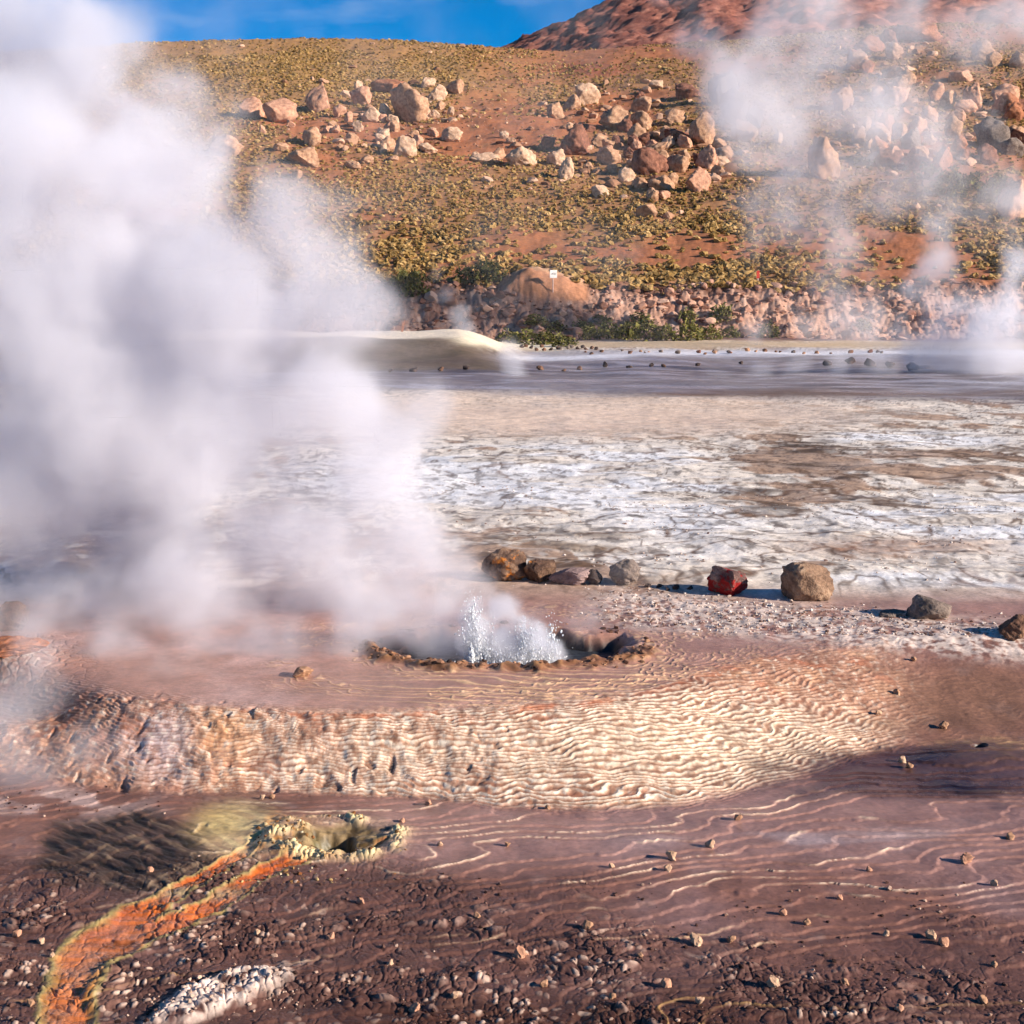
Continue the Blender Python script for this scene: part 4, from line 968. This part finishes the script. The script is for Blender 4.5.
def plume(label, cat, puffs, res, dens, nsc, offset=0.0, group=None, warp=1.0, lo_=.05, hi_=.6, name='steam_plume', floor=None, kind=None, namp=1.0, cap=.7, soft=.28):
    """puffs: px, py, distance, radius in px, strength"""
    pf = []
    for (a, b, d, r, k) in puffs:
        X, Y, Z = at_y(a, b, d); pf.append((X, Y, Z, r / F * d, k))
    def build(mode, rs):
        ng = bpy.data.node_groups.new(name, 'GeometryNodeTree')
        ng.interface.new_socket('Geometry', in_out='INPUT', socket_type='NodeSocketGeometry')
        ng.interface.new_socket('Geometry', in_out='OUTPUT', socket_type='NodeSocketGeometry')
        N = ng.nodes.new; L = ng.links.new
        gi_ = N('NodeGroupInput'); go = N('NodeGroupOutput'); pos = N('GeometryNodeInputPosition')
        def Mt(op, *args, clamp=False):
            n = N('ShaderNodeMath'); n.operation = op; n.use_clamp = clamp
            for i, q in enumerate(args):
                if isinstance(q, (int, float)): n.inputs[i].default_value = q
                else: L(q, n.inputs[i])
            return n.outputs[0]
        def noise(sc, det, rough=.6, w=0.0):
            n = N('ShaderNodeTexNoise'); n.noise_dimensions = '4D'; n.inputs['W'].default_value = w + offset; n.inputs['Scale'].default_value = sc; n.inputs['Detail'].default_value = det; n.inputs['Roughness'].default_value = rough
            L(pos.outputs[0], n.inputs['Vector']); return n
        wn = noise(nsc * .45, 3, .55)
        v = N('ShaderNodeVectorMath'); v.operation = 'SUBTRACT'; L(wn.outputs['Color'], v.inputs[0]); v.inputs[1].default_value = (.5, .5, .5)
        v2 = N('ShaderNodeVectorMath'); v2.operation = 'MULTIPLY_ADD'; L(v.outputs[0], v2.inputs[0]); v2.inputs[1].default_value = (1.3 * warp / nsc,) * 3; L(pos.outputs[0], v2.inputs[2])
        acc = None
        for (X, Y, Z, r, k) in pf:
            d = N('ShaderNodeVectorMath'); d.operation = 'DISTANCE'; L(v2.outputs[0], d.inputs[0]); d.inputs[1].default_value = (X, Y, Z)
            f = Mt('MULTIPLY', Mt('MULTIPLY_ADD', d.outputs['Value'], -1 / r, 1.0, clamp=True), k)
            acc = f if acc is None else Mt('SMOOTH_MAX', acc, f, .12)
        n1 = noise(nsc, 6, .6, 3.3); n2 = noise(nsc * 3.1, 5, .65, 8.8)
        t = Mt('MULTIPLY_ADD', n1.outputs[0], 1.0 * namp, -.56 * namp)
        t = Mt('ADD', t, Mt('MULTIPLY_ADD', n2.outputs[0], .45 * namp, -.225 * namp))
        t = Mt('ADD', Mt('MINIMUM', acc, cap), t)
        mr = N('ShaderNodeMapRange'); mr.interpolation_type = 'SMOOTHSTEP'; L(t, mr.inputs[0]); mr.inputs[1].default_value = lo_; mr.inputs[2].default_value = hi_
        edge = Mt('MULTIPLY', Mt('MULTIPLY', acc, 1 / soft, clamp=True), Mt('MULTIPLY', acc, 1 / soft, clamp=True))
        den = Mt('MULTIPLY', Mt('MULTIPLY', mr.outputs[0], edge), dens)
        if mode == 'hull': den = Mt('MULTIPLY', Mt('SUBTRACT', t, lo_ + .10), edge)
        vc = N('GeometryNodeVolumeCube'); L(den, vc.inputs['Density'])
        lo = [min(p[i] - p[3] * 1.25 for p in pf) for i in range(3)]; hi = [max(p[i] + p[3] * 1.25 for p in pf) for i in range(3)]
        if floor is not None: lo[2] = max(lo[2], floor)
        vc.inputs['Min'].default_value = lo; vc.inputs['Max'].default_value = hi
        for i, a in enumerate('XYZ'): vc.inputs['Resolution ' + a].default_value = max(8, int((hi[i] - lo[i]) / rs))
        if mode == 'hull':
            vm = N('GeometryNodeVolumeToMesh'); vm.inputs['Threshold'].default_value = .02; L(vc.outputs[0], vm.inputs[0]); L(vm.outputs[0], go.inputs[0])
        else:
            sm = N('GeometryNodeSetMaterial'); sm.inputs['Material'].default_value = STEAM; L(vc.outputs[0], sm.inputs[0])
            L(sm.outputs[0], go.inputs[0])
        return ng
    me = bpy.data.meshes.new(name); o = link(name, me, label=label, cat=cat, group=group, kind=kind)
    md = o.modifiers.new('shape', 'NODES'); md.node_group = build('hull', res * 3.0)
    dg = bpy.context.evaluated_depsgraph_get(); hull = bpy.data.meshes.new_from_object(o.evaluated_get(dg), depsgraph=dg)
    hull.name = name; hull.materials.clear(); hull.materials.append(HULL)
    for p in hull.polygons: p.use_smooth = True
    o.modifiers.clear(); o.data = hull
    vd = bpy.data.volumes.new('vapour'); vd.materials.append(STEAM); vo = link('vapour', vd, parent=o)
    vo.modifiers.new('density', 'NODES').node_group = build('vol', res)
    print(name, 'hull', len(hull.vertices))
    return o
D = 13.6
plume('huge white steam cloud drifting left from the boiling geyser', 'steam', [
 (-60, 20, D + 1.2, 130, .9), (30, 60, D + .8, 110, 1.0), (85, 60, D + .4, 75, .75), (130, 130, D + .6, 100, .7), (20, 190, D, 150, 1.0), (165, 220, D, 130, .85), (80, 330, D, 170, 1.15), (230, 300, D - .2, 130, 1.1),
 (325, 235, D - .2, 85, .9), (345, 300, D - .3, 75, .9), (215, 130, D + .5, 55, .35), (200, 430, D, 150, 1.0), (320, 420, D, 110, .85), (60, 480, D + .2, 150, 1.0), (-60, 300, D, 150, 1.0),
 (385, 480, D + .1, 100, .85), (410, 545, D, 80, .75), (420, 430, D, 60, .6), (300, 540, D + .1, 120, .8), (150, 560, D + .3, 130, .9), (30, 570, D + .3, 110, .9), (395, 570, D, 80, .75), (430, 600, D - .3, 55, .75), (-50, 450, D, 130, 1.0),
 (230, 630, D - .6, 90, .55), (100, 640, D - .4, 90, .6), (350, 620, D - .5, 60, .6), (470, 620, D - .7, 50, .65), (525, 610, D - .7, 50, .6), (575, 620, D - 1.0, 55, .5), (540, 590, D - .8, 55, .45), (450, 560, D - .2, 75, .5), (480, 600, 12.5, 62, .55), (515, 575, 12.9, 55, .48), (430, 640, 12.0, 60, .68), (395, 620, 12.1, 66, .68), (350, 640, 12.0, 66, .6), (455, 608, 12.2, 56, .62), (290, 655, 11.8, 66, .58), (120, 260, D, 150, 1.0), (60, 400, D, 150, 1.0), (250, 660, 12.2, 90, .62), (360, 645, 12.4, 80, .6), (140, 680, 11.8, 85, .6), (440, 640, 12.4, 55, .55), (60, 650, 12.2, 80, .6), (180, 610, 12.6, 90, .7), (320, 600, 12.6, 80, .65), (200, 690, 11.4, 75, .52), (80, 700, 11.2, 80, .6), (330, 675, 11.8, 65, .5), (-20, 660, 11.6, 80, .7)], .038, 2.1, .9, floor=.3, namp=1.75, hi_=.48, lo_=.02, cap=.72, warp=1.4, soft=.36)
plume('small dense burst of steam wrapped round the splashing water of the geyser', 'steam', [(480, 640, 12.0, 34, .9), (505, 648, 12.0, 36, .95), (535, 645, 12.0, 34, .9), (470, 615, 12.1, 26, .7), (500, 615, 12.1, 30, .65), (553, 650, 12.0, 26, .7), (520, 630, 12.0, 26, .6)], .02, 9.0, 3.0, hi_=.5, offset=40, floor=.24)
plume('thin pale wisp of steam hanging over the dark crust at the lower left', 'steam', [
 (30, 790, 9.6, 75, .65), (90, 760, 9.9, 70, .6), (-10, 740, 9.9, 80, .7), (170, 740, 10.0, 55, .55), (50, 870, 8.8, 55, .6), (290, 775, 9.8, 60, .5), (230, 760, 9.8, 55, .5), (20, 700, 10.6, 70, .7)], .03, 1.0, 1.5, offset=4, floor=.0)
COLU = [(972, 362, 60, 46, .9), (965, 335, 60, 46, .85), (945, 300, 61, 46, .75), (928, 262, 62, 40, .7), (930, 228, 62, 36, .6), (1000, 350, 60, 50, .85), (1008, 300, 60, 46, .75), (1018, 262, 61, 46, .75), (905, 335, 60, 46, .55), (880, 352, 60, 38, .5), (1035, 320, 60, 52, .75), (988, 310, 60, 50, .65), (938, 345, 60, 50, .8), (985, 378, 59, 40, .85), (900, 290, 61, 40, .45)]
plume('bluish steam column rising from the wet flat at the right edge', 'steam', COLU, .18, .9, .34, warp=1.5, namp=2.0, hi_=.7, cap=.6, offset=9)
VEIL_K = .12
VEIL = [(845, 250, 94, 48, .7), (832, 205, 94, 58, .8), (850, 165, 93, 60, .65), (795, 150, 92, 70, .65), (775, 90, 92, 76, .8), (815, 55, 92, 76, .7), (745, 115, 93, 60, .65), (870, 105, 92, 70, .65), (925, 95, 92, 70, .65), (985, 110, 92, 66, .65),
 (1010, 55, 92, 76, .75), (1012, 150, 92, 60, .7), (900, 45, 92, 66, .55), (960, 25, 92, 66, .6), (860, 280, 94, 60, .6), (790, 230, 94, 60, .5), (880, 225, 94, 66, .55), (720, 10, 94, 60, .5), (820, 5, 94, 60, .5), (970, 170, 93, 66, .6), (930, 190, 93, 50, .4)]
plume('tall drifting veil of steam in front of the right of the hillside', 'steam', [(a, b, d, r * 1.25, k + .05) for a, b, d, r, k in VEIL], .34, .27, .17, offset=15, warp=2.8, namp=2.5, lo_=.02, hi_=.62, cap=.46)
plume('small bluish puff of steam at the foot of the bank right of the big cloud', 'steam', [(466, 330, 96, 19, .9), (462, 314, 96, 17, .7), (448, 292, 96, 18, .5), (440, 270, 96, 18, .4)], .2, .45, .3, namp=.6, warp=.5, offset=21)
plume('faint small column of steam on the grey flat left of centre', 'steam', [(516, 376, 58, 24, 1.0), (514, 362, 58, 22, .9), (518, 386, 57, 20, .8)], .15, .7, .5, offset=25)
plume('low veil of mist lying over the wet flat right of centre', 'steam', [(760, 372, 58, 26, .6), (800, 366, 58, 30, .6), (840, 368, 58, 30, .65), (880, 372, 58, 28, .6), (720, 374, 58, 24, .5), (760, 335, 90, 26, .5), (810, 330, 90, 30, .5)], .2, .5, .35, name='mist', kind='stuff', offset=31)

tick('')
# ------------------------------------------------------------------ light, sky, camera
AZ = math.atan2(.93, -.36)          # direction towards the sun (x, y), from the right and behind the camera
EL = R(21)
sd = Vector((math.sin(AZ) * math.cos(EL), math.cos(AZ) * math.cos(EL), math.sin(EL)))
l = bpy.data.lights.new('sun', 'SUN'); l.energy = 5.0; l.angle = R(.5); l.color = (1, .90, .78)
lo = bpy.data.objects.new('sun', l); COL.objects.link(lo); lo.rotation_euler = sd.to_track_quat('Z', 'Y').to_euler()
w = bpy.data.worlds.new('World'); S.world = w; w.use_nodes = True; nt = w.node_tree; N = nt.nodes.new; L = nt.links.new
bg = nt.nodes['Background']; sk = N('ShaderNodeTexSky'); sk.sky_type = 'NISHITA'; sk.sun_disc = False; sk.sun_elevation = EL; sk.sun_rotation = AZ
sk.altitude = 4300; sk.air_density = 1.0; sk.dust_density = .05; sk.ozone_density = 3.0
hs = N('ShaderNodeHueSaturation'); hs.inputs['Saturation'].default_value = 1.45; L(sk.outputs[0], hs.inputs['Color'])
# thin high cloud
tc = N('ShaderNodeTexCoord'); mp = N('ShaderNodeMapping'); mp.inputs['Scale'].default_value = (6, 6, 22); L(tc.outputs['Generated'], mp.inputs[0])
n = N('ShaderNodeTexNoise'); n.inputs['Scale'].default_value = 1.4; n.inputs['Detail'].default_value = 6; L(mp.outputs[0], n.inputs['Vector'])
mr = N('ShaderNodeMapRange'); mr.inputs['From Min'].default_value = .56; mr.inputs['From Max'].default_value = .8; mr.inputs['To Max'].default_value = .35; L(n.outputs[0], mr.inputs[0])
mi = N('ShaderNodeMix'); mi.data_type = 'RGBA'; L(mr.outputs[0], mi.inputs['Factor']); L(hs.outputs[0], mi.inputs['A']); mi.inputs['B'].default_value = (5, 5.4, 6, 1)
L(mi.outputs['Result'], bg.inputs[0]); bg.inputs[1].default_value = .085
cam = bpy.data.cameras.new('camera'); co = bpy.data.objects.new('camera', cam); COL.objects.link(co); S.camera = co
cam.sensor_width = 36; cam.lens = 36 * F / 1024; cam.clip_end = 6000; cam.clip_start = .1
co.location = (0, 0, CAMZ); co.rotation_euler = (R(90) - TH, 0, 0)
S.render.engine = 'CYCLES'
cy = S.cycles; cy.max_bounces = 8; cy.diffuse_bounces = 2; cy.glossy_bounces = 2; cy.volume_bounces = 6; cy.transparent_max_bounces = 32
cy.volume_step_rate = 3.0; cy.volume_max_steps = 256; cy.use_adaptive_sampling = True; cy.adaptive_threshold = .04; cy.time_limit = 1000; cy.use_denoising = True
S.view_settings.view_transform = 'Standard'; S.view_settings.look = 'None'; S.view_settings.exposure = .8
